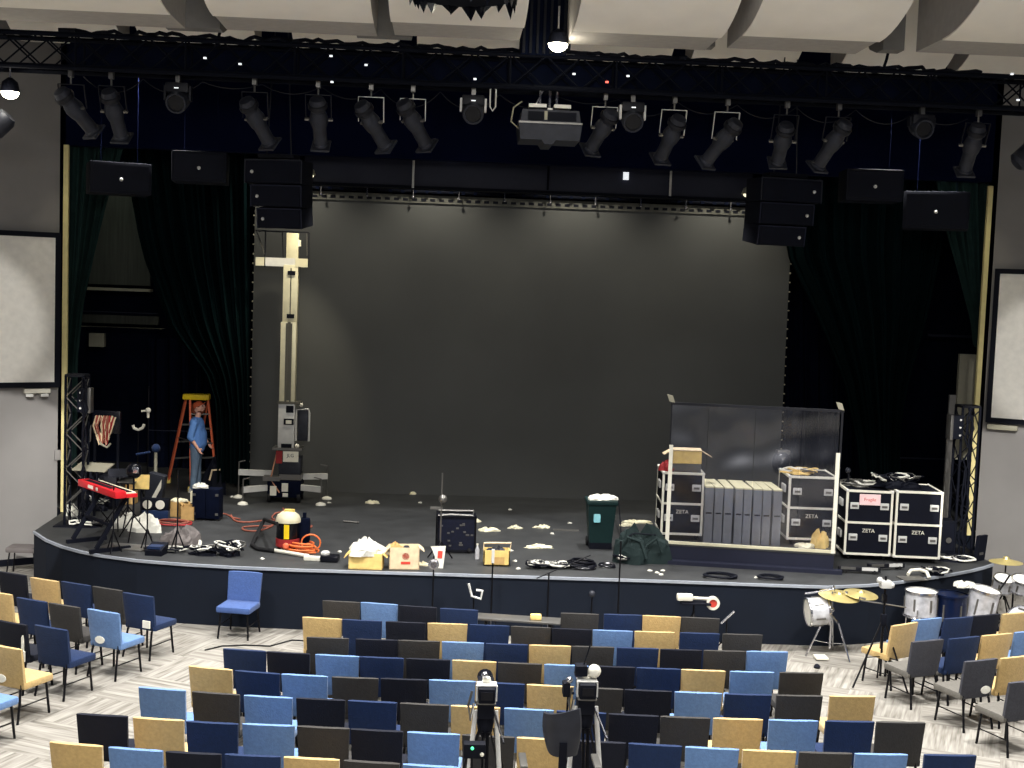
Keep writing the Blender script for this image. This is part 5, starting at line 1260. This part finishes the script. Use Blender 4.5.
# brick coloured cords
def cord(pts,rad,m,label,name='extension_cord'):
    # smooth through points
    W=[S(x,y)+Vector((0,0,rad+.002)) for x,y in pts]; out=[]
    for i in range(len(W)-1):
        p0=W[max(i-1,0)];p1=W[i];p2=W[i+1];p3=W[min(i+2,len(W)-1)]
        for k in range(6):
            t=k/6; out.append(.5*((2*p1)+(-p0+p2)*t+(2*p0-5*p1+4*p2-p3)*t*t+(-p0+3*p1-3*p2+p3)*t**3))
    out.append(W[-1]); tag(MB().tube(out,rad,6).build(name,m),label,'cord'); return
cord([(283,509),(284,512),(276,514),(272,518),(275,521)],.014,'brick_cord','short brick-coloured cord from the lift base')
cord([(231,516),(236,522),(250,523),(268,521),(274,523),(270,528),(256,532),(244,531),(244,528),(258,527),(270,527),(276,523)],.016,'brick_cord','brick-coloured cord looping left of the vacuum')
cord([(297,522),(306,523),(308,526),(300,527),(312,527),(303,532)],.014,'brick_cord','brick-coloured cord looping right of the vacuum')
cord([(218,514),(226,515),(232,518),(240,520)],.014,'brick_cord','brick-coloured cord running from the black case')
for k,(m,lab) in enumerate((('maroon_cord','maroon cord coiled in front of the cardboard box at left'),('brick_cord','brick-coloured cord coiled with the maroon one'))):
    mb=MB(); loops(mb,(0,0,.02*k),.32-.07*k,3,.011,k+3,squash=.6); tag(mb.build('cord_coil',m,loc=S(171+k*3,524)),lab,'cord')

# ---- vacuum
p=S(286,553); r=thing('shop_vacuum',p+Vector((0,.2,0)),'shop vacuum with pale dome lid and yellow stripe near the stage edge','vacuum')
MB().lathe([(.16,.06),(.19,.08),(.19,.2),(.17,.21)],n=20).build('red_base','maroon_cord',r)
MB().lathe([(.175,.2),(.185,.22),(.18,.46),(.17,.47)],n=20).build('drum_body','black_gloss',r)
MB().lathe([(.2,.46),(.2,.5),(.17,.57),(.1,.62),(.05,.63),(.001,.635)],n=20).build('dome_lid','vac_lid',r)
MB().box(-.04,.04,-.2,-.165,.22,.44).build('yellow_stripe','yellow',r); MB().box(-.06,.1,-.04,.04,.62,.66,bev=.01).build('handle','yellow_foot',r)
MB().box(.16,.34,-.02,.14,.02,.52,bev=.05).build('dark_side_tank','navy_black',r); MB().tube([(.25,0.05,.5),(.25,.05,.6)],.03,8).build('tank_neck','navy_black',r)
MB().lathe([(.03,0),(.05,.03),(.05,.07),(.03,.09)],Matrix.Translation((0,-.2,.12))@Matrix.Rotation(PI/2,4,'X'),12).build('drain_cap','orange',r)
for x in (-.13,.13): MB().ball((x,-.1,.035),.035,8).build('caster','rubber',r)
H0=S(276,540)
pts=[p+Vector((-.15,.05,.45)),S(264,531)+Vector((0,0,.2)),S(255,541)+Vector((0,0,.06)),S(252,547)+Vector((0,0,.035)),S(258,551)+Vector((0,0,.035)),S(274,553)+Vector((0,0,.035))]
tag(MB().tube(pts,.032,8).build('vacuum_hose','rubber'),'black vacuum hose bending around to the left of the vacuum','hose')
a=S(274,552.5); b=S(309,558.5); tag(MB().tube([a+Vector((0,0,.035)),b+Vector((0,0,.035))],.03,8).build('vacuum_wand','white_paint'),'long white vacuum wand lying before the vacuum','tube')
r=thing('floor_nozzle',S(322,561),'white and dark vacuum floor nozzle at the end of the wand','nozzle',rz=-.1)
MB().box(-.28,.02,-.04,.04,.0,.07,bev=.015).build('nozzle_tube','white_paint',r); MB().box(-.02,.26,-.1,.12,0,.1,bev=.03).build('nozzle_head','black_gloss',r); MB().lathe([(.07,.1),(.07,.13),(.04,.15)],Matrix.Translation((.04,.05,0)),14).build('round_cap','aluminium',r)
mb=MB(); 
for k2 in range(5): loops(mb,(0,0,.03*k2),.24-.015*k2,1,.016,k2*3+1,squash=.7)
mb.tube([(-.22+.12*math.cos(2*PI*i/14),0.02,.15+.12*math.sin(2*PI*i/14)) for i in range(14)],.016,6,closed=True)
mb.tube([(.15+.15*math.cos(2*PI*i/14),0.02,.15+.13*math.sin(2*PI*i/14)) for i in range(14)],.014,6,closed=True)
tag(mb.build('orange_cord_coil','orange_cord',loc=S(301,552)),'bright orange extension cord coiled at the foot of the vacuum','cord')

# ---- left stage cluster
def at_s(px,py,dy=0): 
    q=S(px,py); return Vector((q.x,q.y+dy,SZ))
# keyboard on Z stand
zk=SZ+.86
a=P(74,484,zk); b=P(122,501,zk); c=(a+b)/2; d=(b-a); d.z=0; kl=.72; rzk=math.atan2(d.y,d.x)
r=thing('red_keyboard',Vector((c.x,c.y,zk)),'bright red stage keyboard on a black stand at the left','keyboard',rz=rzk)
MB().box(-kl,kl,-.02,.16,0,.11,bev=.02).build('rear_body','red',r); MB().box(-kl,kl,.16,.34,0,.06,bev=.01).build('key_bed','red',r)
mb=MB()
for i in range(52): 
    x=-kl+.06+i*(2*kl-.1)/52; mb.box(x,x+.022,.18,.33,.06,.078)
mb.build('white_keys','key_white',r)
mb=MB()
for i in range(51):
    if i%7 in (0,1,3,4,5): x=-kl+.075+i*(2*kl-.1)/52; mb.box(x,x+.013,.18,.27,.078,.09)
mb.build('black_keys','black',r)
mb=MB(); mb.box(-kl+.15,kl-.3,.03,.12,.108,.114); mb.build('control_panel','black',r)
MB().box(-.3,-.12,-.026,-.018,.03,.08).build('rear_label','white_paint',r); MB().box(.0,.06,-.026,-.018,.03,.08).build('rear_socket','white_paint',r)
rs=thing('keyboard_stand',Vector((c.x,c.y,SZ)),'black folding stand under the red keyboard','stand',rz=rzk)
hz=.86
for sx in (-.45,.45):
    MB().bar((sx,.3,hz-.02),(sx,-.05,hz-.02),.05).build('support_arm','black',rs)
    MB().bar((sx,.28,hz-.03),(sx,-.2,.06),.055).build('leg','black',rs)
    MB().bar((sx,-.3,.03),(sx,.35,.03),.06).build('foot','black',rs)
MB().bar((-.45,-.0,.42),(.45,-.0,.42),.04).build('crossbar','black',rs)
# laptop / sheet on things behind keyboard
def tablet(px,py,z,w,d,rz,tilt,m,label,cat,name):
    p=P(px,py,SZ+z); r=thing(name,Vector((p.x,p.y,SZ)),label,cat,rz=rz)
    MB().box(-w/2,w/2,-d/2,d/2,-.01,.01,Matrix.Translation((0,0,z))@Matrix.Rotation(tilt,4,'X')).build('desk_top',m,r)
    MB().tube([(0,0,.3),(0,0,z-.01)],.02,8).build('pole','black',r); tripod(r,.4,.3)
    return r
tablet(93,467,.98,.6,.35,-.2,.25,'ledge','pale music desk standing behind the red keyboard','music stand','music_stand')
tablet(118,473,.95,.32,.3,.3,.3,'lamp_body','dark grey small desk behind the keyboard middle','music stand','music_stand')
tablet(128,481,.82,.3,.2,0,.1,'leg_grey','grey flat desk near the right end of keyboard','music stand','music_stand')
# round helmet-like fan / drum
p=P(134,469,SZ+1.15); r=thing('round_fan',Vector((p.x,p.y,SZ)),'round black head with bright chrome bits on a stand behind the keyboard','fan')
tripod(r,.4,.3); MB().tube([(0,0,.35),(0,0,1.0)],.016,8).build('pole','black',r)
MB().ball((0,0,1.12),.13,14).build('round_body','black_gloss',r); mb=MB(); mb.box(.02,.1,-.14,-.1,1.1,1.2,bev=.01); mb.build('chrome_fitting','chrome',r)
# tall mic stands
def tall_stand(px,pyb,pyt,label,fix=None,dy=0):
    l=at_s(px,pyb,dy); h=PY(px,pyt,l.y).z-SZ; return mic_stand(l,h,label,head=None,spread=.13),h
r,h=tall_stand(140,500,386,'tall dark stand with bright knuckle joint behind the keyboard',dy=.6)
mb=MB(); q=PY(139,410,r.location.y).z-SZ; mb.ball((0,-.02,q),.055,10); mb.tube([(0,-.02,q),(0,-.02,q-.14)],.025,8); mb.tube([(-.13,-.02,q-.02),(.0,-.02,q)],.02,6); mb.build('bright_knuckle','white_paint',r)
r,h=tall_stand(127,505,428,'dark stand with a curved white clip at its top left of the tall stand',dy=.8)
mb=MB(); mb.tube([(-.1,0,h+.06),(-.08,0,h),(.0,0,h-.03),(.08,0,h+.01),(.11,0,h+.08)],.028,8); mb.build('white_clip','white_paint',r)
r,h=tall_stand(180,487,370,'thin pole with a stack of small signs behind the ladder',dy=1.6)
for i in range(3): MB().box(-.13,.05,-.03,.0,h-1.12-.19*i,h-.98-.19*i).build('small_sign','leg_grey',r)
r,h=tall_stand(113,553,486,'black microphone stand before the red keyboard right end')
r,h=tall_stand(147,551,500,'thin black stand beside the leaning grey bag')
r,h=tall_stand(177,552,470,'thin black stand in front of the small cardboard boxes')
r,h=tall_stand(150,515,452,'pale thick post standing right of the round fan head',dy=.4); MB().tube([(0,0,h-.55),(0,0,h)],.03,10).build('pale_sleeve','ledge',r); mb=MB(); mb.ball((-.0,0,h+.07),.08,10); mb.tube([(-.35,0,h-.05),(-.1,0,h)],.02,6); mb.build('blue_top','fabric_navy',r)
r,h=tall_stand(223,480,408,'faint thin pole right of the man',dy=1.8)
# leaning keyboard bag
p=at_s(150,513); r=thing('leaning_case',p,'grey narrow case with white lettering leaning beside red keyboard','case',rz=-.2)
MB().box(-.16,.16,0,.14,0,.74,Matrix.Rotation(.12,4,'X')@Matrix.Rotation(.22,4,'Y'),bev=.03).build('case_body','lamp_body',r)
MB().prism([(-.06,.12),(.0,.1),(.17,.5),(.17,.66),(.1,.5)],-.02,.0,Matrix.Rotation(.12,4,'X')@Matrix.Rotation(.12,4,'Y')).build('white_stripe','white_paint',r)
p=at_s(154,520); r=thing('floor_pedal_unit',p,'dark unit with two round white discs below the leaning case','effects unit')
MB().box(-.24,.24,0,.2,0,.16,bev=.02).build('blue_body','fabric_navy',r); MB().box(-.24,.24,.05,.22,.16,.36,bev=.02).build('upper_body','black',r)
for x in (-.12,.1): MB().lathe([(.001,-.03),(.075,-.03),(.08,0),(.001,0)],Matrix.Translation((x,-.0,.27))@Matrix.Rotation(PI/2,4,'X'),16).build('white_disc','white_paint',r)
# cardboard boxes
r,w,c=carton(180,193.5,521,.24,.3,'small tan cardboard box beside the black case at left','cardboard',rz=.05,flaps=False)
r,w,c=carton(164,179,517,.26,.34,'brown cardboard box with open flaps left of the tan one','cardboard',rz=-.3)
tag(crumple(MB(),0,0,0,.3,.2,.05,121).build('white_paper','paper',loc=Vector((c.x+.1,c.y+.15,SZ+.26))),'pale paper lying across the open brown box','paper')
r,w,c=carton(121,134,505,.33,.3,'tan cardboard box seen under the right end of keyboard','cardboard',rz=0,flaps=False); MB().box(-.1,-.0,-.006,0,.12,.24).build('white_sticker','white_paint',r)
tag(MB().box(-.13,.13,0,.02,0,.24,Matrix.Rotation(-.15,4,'X')).build('yellow_sheet','cardboard_yellow',loc=P(141,489,SZ+.7)),'yellow folder standing at the right end of the red keyboard','folder')
p=P(141,489,SZ+.7); r=thing('folder_stand',Vector((p.x,p.y+.03,SZ)),'dark post holding the yellow folder','stand'); tripod(r,.3,.22); MB().tube([(0,0,.2),(0,0,.69)],.015,6).build('pole','black',r); MB().box(-.14,.14,-.05,.03,.68,.7).build('ledge','black',r)
# black case with latches
p=at_s(205,521); r=thing('equipment_case',p+Vector((0,.02,0)),'upright black travel case in front of the ladder','case',rz=-.08)
MB().box(-.24,.0,0,.3,.03,.56,bev=.025).build('case_half','navy_black',r); MB().box(.0,.24,0,.3,.03,.56,bev=.025).build('case_half','navy_black',r)
for z in (.12,.46):
    for x in (-.2,.2): MB().box(x-.025,x+.025,-.02,0,z-.02,z+.02).build('latch','leg_grey',r)
mb=MB(); mb.box(-.28,-.24,.02,.12,.3,.5,bev=.01); mb.build('side_handle','vac_lid',r)
for x in (-.2,.2): MB().box(x-.04,x+.04,.02,.28,0,.04).build('foot','rubber',r)
tag(crumple(MB(),0,0,0,.26,.2,.07,131,8,.6).build('grey_cloth','cloth_white',loc=p+Vector((-.12,.15,.56))),'crumpled pale cloth on top of the black travel case','cloth')
p=at_s(208,495,.25); r=thing('backpack',p+Vector((.08,-.1,0)),'dark rounded backpack standing behind the black travel case','backpack'); crumple(MB(),0,0,0,.42,.35,.62,133,10,.1).build('bag_body','black',r); MB().tube([(-.05,-.18,.3),(.0,-.2,.5),(.14,-.12,.5)],.02,6).build('strap','cardboard_pale',r)
# cloth piles
tag(crumple(MB(),0,0,0,.62,.4,.2,141,12,.3).build('white_sheet_pile','cloth_white',loc=at_s(127,527)),'pile of white sheets under the keyboard front, left pile','cloth')
tag(crumple(MB(),0,0,0,.5,.4,.24,142,12,.3).build('white_sheet_pile','cloth_white',loc=at_s(146,531)),'pile of white sheets right beside the left pile, under keyboard','cloth')
tag(crumple(MB(),0,0,0,.55,.4,.26,143,12,.3).build('grey_sheet_pile','stool_pad',loc=at_s(181,547)),'grey crumpled sheet pile before the cardboard boxes','cloth')
tag(MB().tube([(-.1,0,.1),(.05,0,.12),(.12,-.05,.08),(.12,-.1,.02)],.03,6).build('pale_strap','cloth_white',loc=at_s(193,546)),'pale strap hanging off the grey sheet pile','strap')
tag(MB().box(-.36,.36,-.2,.2,0,.03,bev=.008).build('grey_mat','leg_grey',loc=at_s(126,548),rz=-.25),'flat grey board lying at the left stage edge','board')
r=thing('pedal_box',at_s(153,556),'small black pedal box at the left stage edge','pedal',rz=-.15); MB().prism([(0,0),(.3,0),(.3,.16),(0,.08)],-.13,.13,axis='x').build('housing','black',r); MB().box(-.1,.1,.02,.2,.1,.14).build('screen','fabric_navy',r)
heap(at_s(203,556,.1),.5,.3,.12,151,'tangle of grey and pale cables and tools near the left stage edge',n=7)
heap(at_s(228,557,.1),.38,.3,.22,152,'dark lumpy camera bag and cables right of the tangle',n=4)
heap(at_s(165,553,.1),.5,.25,.05,153,'thin cables spread beside the black pedal box',n=4)
heap(at_s(80,530,.3),.6,.4,.1,154,'dark cables around the foot of the left truss tower',n=7)
heap(at_s(93,512,.2),.5,.4,.3,155,'dark bag heap under the left end of the keyboard',n=2)
# amp racks beneath tower
r=thing('amplifier',at_s(84,512,.2),'black amplifier stack beside the left truss tower','amplifier')
MB().box(-.18,.18,0,.4,0,.75,bev=.015).build('cabinet','black',r); MB().box(-.15,.15,-.01,0,.08,.4).build('grille','case_panel',r); mb=MB(); mb.ball((-.05,-.02,.55),.03,8); mb.ball((.08,-.02,.2),.035,8); mb.build('knob','aluminium',r)
r=thing('amplifier',at_s(104,512,.25),'dark amplifier under the middle of the keyboard','amplifier')
MB().box(-.22,.22,0,.4,0,.6,bev=.015).build('cabinet','lamp_ring',r); mb=MB(); mb.box(-.19,.19,-.01,0,.05,.45); mb.build('grille','case_panel',r); MB().ball((-.18,-.02,.55),.03,8).build('knob','aluminium',r)
# hanging coloured cables over black stand
p=PY(106,428,22.9); r=thing('hanging_cables',Vector((p.x,p.y,p.z)),'bunch of reddish and pale cables hanging on a dark rack','cables')
R=random.Random(9)
for mm in ('brick_cord','cardboard_pale','maroon_cord'):
    mb=MB()
    for j in range(7):
        x=R.uniform(-.16,.16); mb.tube([(x,-.05,.22),(x+R.uniform(-.05,.05),-.09,.05),(x*.6+R.uniform(-.04,.04),-.08,-.1-R.uniform(0,.2)),(x*.3+.05,-.05,-.1),(x+.05,-.04,.2)],.014,5)
    mb.build('cable_loop',mm,r)
mb=MB(); mb.tube([(-.12,-.06,-.1),(-.05,-.08,-.28),(.04,-.08,-.33),(.1,-.06,-.26)],.02,6); mb.build('pale_hook','ledge',r)
MB().box(-.24,.24,.0,.1,-.1,.3,bev=.02).build('rack_panel','black_gloss',r)
for x in (-.2,.2): MB().bar((x,.05,-.1),(x,.05,SZ-p.z),.04).build('rack_leg','black',r)
# loops at tower
tag(MB().tube([PY(88,440,22.3)+Vector((0,0,0)),PY(91,425,22.3),PY(90,441,22.3),PY(86,445,22.3),PY(83,437,22.3)],.016,6).build('pale_loop','leg_grey'),'pale cable loop hanging right of the left truss tower','cable')
# drum hardware low at left: white thing
r=thing('outrigger_box',at_s(246,487,.2),'small white folded bracket left of the mast lift','bracket'); MB().box(-.2,.2,0,.1,.0,.12,bev=.02).build('body','aluminium',r); MB().bar((-.18,.05,.1),(-.16,.05,.3),.03).build('upright','white_paint',r); MB().bar((-.16,.05,.3),(.02,.05,.33),.03).build('top_bar','white_paint',r)

# ---- ladder
q1=at_s(168,483); q2=at_s(191,492); q3=at_s(217,489); 
top=PY(196,396,q2.y+.1); H=top.z-SZ
r=thing('step_ladder',Vector((q2.x,q2.y,SZ)),'orange step ladder with a yellow top behind the man','ladder')
o=Vector(r.location)
def LL(v): return Vector(v)-o
tx=top.x
tA=LL((tx-.2,q2.y+.12,top.z-.06)); tB=LL((tx-.1,q2.y+.05,top.z-.06)); tC=LL((tx+.24,q2.y+.1,top.z-.06)); 
f1=LL(q1+Vector((0,.0,.0))); f2=LL(q2); f3=LL(q3+Vector((0,.0,0))); f4=LL(q1+(q3-q2)+Vector((0,.0,0)))
tD=tC+Vector((-.02,.1,0))
for a_,b_ in ((f1,tA),(f2,tB),(f3,tC),(f4,tD)):
    MB().bar(a_+Vector((0,0,.04)),b_,.035,.075).build('rail','orange',r)
for f_ in (f1,f2,f3,f4): MB().box(f_.x-.055,f_.x+.055,f_.y-.05,f_.y+.05,0,.11,bev=.012).build('foot','yellow_foot',r)
for t in (.2,.36,.52,.68,.84):
    MB().bar(f2.lerp(tB,t),f3.lerp(tC,t),.07,.03).build('step','leg_grey',r)
for t in (.3,.5,.7):
    MB().bar(f1.lerp(tA,t),f4.lerp(tD,t),.03,.03).build('rear_brace','leg_grey',r)
for t in (.55,):
    MB().bar(f1.lerp(tA,t),f2.lerp(tB,t),.02).build('spreader','leg_grey',r); MB().bar(f3.lerp(tC,t),f4.lerp(tD,t),.02).build('spreader','leg_grey',r)
tp=LL((tx,q2.y+.1,top.z)); MB().box(tp.x-.24,tp.x+.27,tp.y-.12,tp.y+.12,tp.z-.07,tp.z+.04,bev=.02).build('top_cap','yellow',r)

# ---- the man
def capsule_mesh(segs,sub=6,n=12):
    mb=MB()
    for (a,b,ra,rb) in segs:
        a=Vector(a); b=Vector(b); L=(b-a).length
        if L<1e-6: mb.ball(a,ra,n); continue
        t=(b-a)/L; pts=[];rs=[]
        for i in range(5): q=-1+i/5; pts.append(a+t*ra*q*1.0); rs.append(max(.002,ra*math.sqrt(1-q*q)))
        pts.append(a); rs.append(ra); pts.append(b); rs.append(rb)
        for i in range(1,6): q=i/5; pts.append(b+t*rb*q); rs.append(max(.002,rb*math.sqrt(max(0,1-q*q))))
        mb.tube(pts,.1,n,rs=rs)
    return mb
def fused(mb,name,m,parent,vox,smooth=8):
    o=mb.build(name,m,parent); md=o.modifiers.new('fuse','REMESH'); md.mode='VOXEL'; md.voxel_size=vox; md.use_smooth_shade=True
    s=o.modifiers.new('soft','SMOOTH'); s.iterations=smooth; s.factor=.5
    dg=bpy.context.evaluated_depsgraph_get(); me=bpy.data.meshes.new_from_object(o.evaluated_get(dg)); o.modifiers.clear(); o.data=me
    for p in me.polygons: p.use_smooth=True
    if not me.materials: me.materials.append(MAT[m])
    return o
# faces +x; local coordinates in metres, feet at z=0; right side is -y
p=at_s(199,489,-.35)
r=thing('person',p,'man in blue long shirt and grey-blue jeans standing, looking up, beside the ladder','person',rz=.05)
hipz=.93
sk=[]
# head (tilted back), neck
hc=Vector((.045,0,1.66))
sk+=[((.0,0,1.43),(.035,0,1.56),.058,.052)]
sk+=[((.02,0,1.66),(.06,0,1.69),.098,.088),((.07,0,1.62),(.10,0,1.655),.06,.05),((.10,0,1.66),(.125,0,1.71),.045,.03)]
sk+=[((.13,0,1.68),(.158,0,1.688),.016,.012)]   # nose
sk+=[((.128,0,1.645),(.133,0,1.64),.018,.016)]  # mouth/lips
for sy in (-1,1): sk+=[((.0,sy*.095,1.66),(.005,sy*.105,1.685),.014,.02)]   # ears
# arms
def arm(sy,el,wr):
    sh=Vector((-.02,sy*.2,1.40)); el=Vector(el); wr=Vector(wr)
    s=[(sh,el,.052,.042),(el,wr,.042,.027)]
    d=(wr-el).normalized(); side=Vector((0,1,0)); nrm=d.cross(side).normalized(); thumb_dir=nrm if nrm.x>0 else -nrm
    palm=wr+d*.05; s+=[(wr,palm+d*.03,.027,.03),(wr+side*.018,palm+side*.022+d*.03,.022,.018),(wr-side*.018,palm-side*.022+d*.03,.022,.018)]
    for i,(off,ln) in enumerate(((-.033,.065),(-.011,.078),(.011,.072),(.033,.055))):
        b=palm+side*off+d*.035; k=b+d*ln*.5; e=k+(d*.6+thumb_dir*.8).normalized()*ln*.5
        s+=[(b,k,.0095,.009),(k,e,.009,.0075)]
    b=wr+d*.02+thumb_dir*.025; k=b+(thumb_dir*.75+d*.65).normalized()*.04; s+=[(b,k,.012,.010),(k,k+d*.032,.010,.008)]
    return s
elR=(-.09,-.24,1.12); wrR=(.06,-.25,.90)
elL=(.06,.23,1.14); wrL=(.2,.2,.95)
sk+=arm(-1,elR,wrR); sk+=arm(1,elL,wrL)
# torso and legs core so the body is one piece
sk+=[((0,0,1.38),(-.0,0,1.0),.12,.12)]
for sy in (-1,1):
    sk+=[((-.01,sy*.17,1.39),(0,0,1.36),.06,.07),((0,sy*.08,.95),(.0,sy*.095,.5),.075,.05),((.0,sy*.095,.5),(-.03,sy*.1,.1),.048,.035)]
body=fused(capsule_mesh(sk),'body','skin',r,.009,3)
body['label']='bare skin of head, forearms and hands'
sh=[((0,0,1.36),(.03,0,1.12),.15,.155),((.04,0,1.15),(.05,0,1.0),.165,.16),((-.01,-.12,1.38),(-.01,.12,1.38),.095,.095),((0,-.07,1.3),(.02,-.07,.96),.13,.135),((0,.07,1.3),(.02,.07,.96),.13,.135),((.0,0,1.44),(.0,0,1.40),.075,.09),((.03,0,.95),(.02,0,.9),.155,.15)]
for sy,el,wr in ((-1,elR,wrR),(1,elL,wrL)):
    a=Vector((-.02,sy*.19,1.39)); e=Vector(el); w_=Vector(wr); sh+=[(a,e,.078,.064),(e,e.lerp(w_,.22),.062,.055)]
fused(capsule_mesh(sh),'blue_shirt','shirt',r,.013,6)
tr_=[((0,-.05,.9),(0,.05,.9),.13,.13)]
for sy,fx in ((-1,-.04),(1,.03)):
    tr_+=[((0,sy*.07,.9),(fx*.3,sy*.095,.52),.115,.082),((fx*.3,sy*.095,.52),(fx,sy*.1,.1),.08,.066)]
fused(capsule_mesh(tr_),'jeans','jeans',r,.014,6)
for sy,fx in ((-1,-.04),(1,.03)):
    mb=capsule_mesh([((fx-.04,sy*.1,.05),(fx+.15,sy*.105,.042),.05,.042),((fx-.03,sy*.1,.07),(fx,sy*.1,.1),.05,.05)]); mb.box(fx-.09,fx+.19,sy*.1-.045,sy*.1+.045,0,.03,bev=.01)
    mb.build('shoe','shoe',r)
hr=capsule_mesh([((-.01,0,1.70),(.03,0,1.745),.098,.07),((-.05,0,1.62),(-.02,0,1.7),.07,.085)]); fused(hr,'hair','hair',r,.012,4)
bd=capsule_mesh([((.085,0,1.595),(.115,0,1.62),.045,.035),((.03,-.07,1.62),(.09,-.04,1.60),.02,.022),((.03,.07,1.62),(.09,.04,1.60),.02,.022)]); fused(bd,'beard','hair',r,.009,3)
cp=MB(); Mx=Matrix.Translation((.02,0,1.70))@Matrix.Rotation(-.5,4,'Y'); cp.lathe([(.112,.0),(.11,.04),(.09,.075),(.05,.095),(.001,.1)],Mx,20); cp.box(.07,.17,-.06,.06,.0,.012,Mx); cp.build('cap','cap_mat',r)
for sy in (-1,1): MB().ball((.118,sy*.032,1.712),.011,8).build('eye','white_paint',r)
MB().bar((-.02,-.1,1.695),(.125,-.06,1.72),.008,.02).build('glasses','black',r)
MB().tube([(.13,-.045,.93),(.0,-.13,.93),(-.12,-.05,.93),(-.12,.05,.93),(.0,.13,.93),(.13,.045,.93)],.01,6,closed=True).build('belt','black',r)
# ---------------------------------------------------------------- lighting
sc=bpy.context.scene
w=bpy.data.worlds.new('world'); sc.world=w; w.use_nodes=True
w.node_tree.nodes['Background'].inputs['Color'].default_value=(.35,.5,1,1); w.node_tree.nodes['Background'].inputs['Strength'].default_value=.05
def area(name,loc,target,size,power,color=(1,.98,.95),sy=None,spread=PI):
    l=bpy.data.lights.new(name,'AREA'); l.energy=power; l.color=color; l.size=size; l.spread=spread
    if sy: l.shape='RECTANGLE'; l.size_y=sy
    o=bpy.data.objects.new(name,l); COL.objects.link(o); o.location=loc
    o.rotation_euler=(Vector(target)-Vector(loc)).to_track_quat('-Z','Y').to_euler(); return o
def spot(name,loc,target,ang,power,color=(1,.98,.95),blend=.3,rad=.1):
    l=bpy.data.lights.new(name,'SPOT'); l.energy=power; l.color=color; l.spot_size=math.radians(ang); l.spot_blend=blend; l.shadow_soft_size=rad
    o=bpy.data.objects.new(name,l); COL.objects.link(o); o.location=loc
    o.rotation_euler=(Vector(target)-Vector(loc)).to_track_quat('-Z','Y').to_euler(); return o
for x in (-7.5,-2.5,2.5,7.5):
    area('house_downlight',(x,13.6,10.8),(x,13.8,0),1.0,800,spread=math.radians(120))
for x in (-6,0,6):
    area('house_downlight',(x,6,10.8),(x,9,0),1.2,200,spread=math.radians(130))
area('front_fill_light',(-1,-1.5,7.5),(0,20,6.5),6,740,sy=2)  # unseen fill added in front to brighten stage, chair backs and ceiling clouds
# stage edge downlights
for x in (-6.2,-2.1,2.1,6.2):
    spot('stage_edge_light',(x,21.5,8.75),(x,20.6,0),58,2000,blend=.2,rad=.15)
# light washing the backdrop from above
for x in (-4.4,-1.6,1.2,4.2):
    spot('backdrop_work_light',(x,25.1,8.0),(x,26.2,4.4),100,230,color=(1,.93,.76),blend=.9,rad=.06)
for x in (-5.2,-1,3.2):
    spot('deck_fill_light',(x,23.9,7.3),(x,22.9,0),96,260,color=(1,.97,.9),blend=.8,rad=.15)  # unseen lamps added to brighten the deck, the ladder and the man
spot('mast_fill_light',(-3.6,23.8,7.3),(-4.3,25,4.6),50,420,color=(1,.9,.66),blend=.6,rad=.08)  # added spot, there only to brighten the mast
spot('alcove_fill_light',(-8.6,26.6,8.4),(-8.8,28.6,6.0),80,60,color=(.9,1,.85),blend=.8)  # extra unseen lamp, added so the loft alcove is not dark
for x,tx in ((TL+.3,TL+.1),(TR-.3,TR-.1)):
    spot('curtain_light',(x*.86,23.75,7.3),(x*.84,25.3,6.2),80,12,color=(.85,1,.95),blend=.8)
    spot('trim_light',(x,22.5,8.2),(tx,23.2,4.5),40,60,color=(1,.93,.7),blend=.8)
for sx,wx in ((-1,-8.75),(1,8.95)):
    spot('wall_wash_fill',(sx*5-1*(sx<0),8,9.9),(wx,22.6,1.0),13.5,9500,blend=.12,rad=.05)  # added spot, cone shaped to brighten just the lower side wall
    spot('screen_wash_fill',(sx*5,8,9.6),(wx+sx*.5,22.2,4.4),9.5,2800,blend=.5,rad=.05)  # invented spot that lifts the brightness of the screen
for q_,tg_,an_,pw_ in (((-3,8,9.8),(-6.6,22.3,1.9),17,3800),((0,8,9.8),(-.3,20.6,1.1),24,1800),((3,8,9.8),(5.2,21.6,1.9),19,3200)):
    spot('stage_front_fill',q_,tg_,an_,pw_,blend=.5,rad=.1)  # fill added from out of view for the things on stage
for q in (L1,L2):
    l=bpy.data.lights.new('pendant_glow','POINT'); l.energy=14; l.shadow_soft_size=.12; l.color=(1,.94,.8)
    o=bpy.data.objects.new('pendant_glow',l); COL.objects.link(o); o.location=Vector(q)+Vector((0,-.25,-.15))
vs_=sc.view_settings; sc.display_settings.display_device='sRGB'
vs_.view_transform='Standard'; vs_.look='None'; vs_.gamma=1; vs_.use_curve_mapping=False; vs_.exposure=0.0
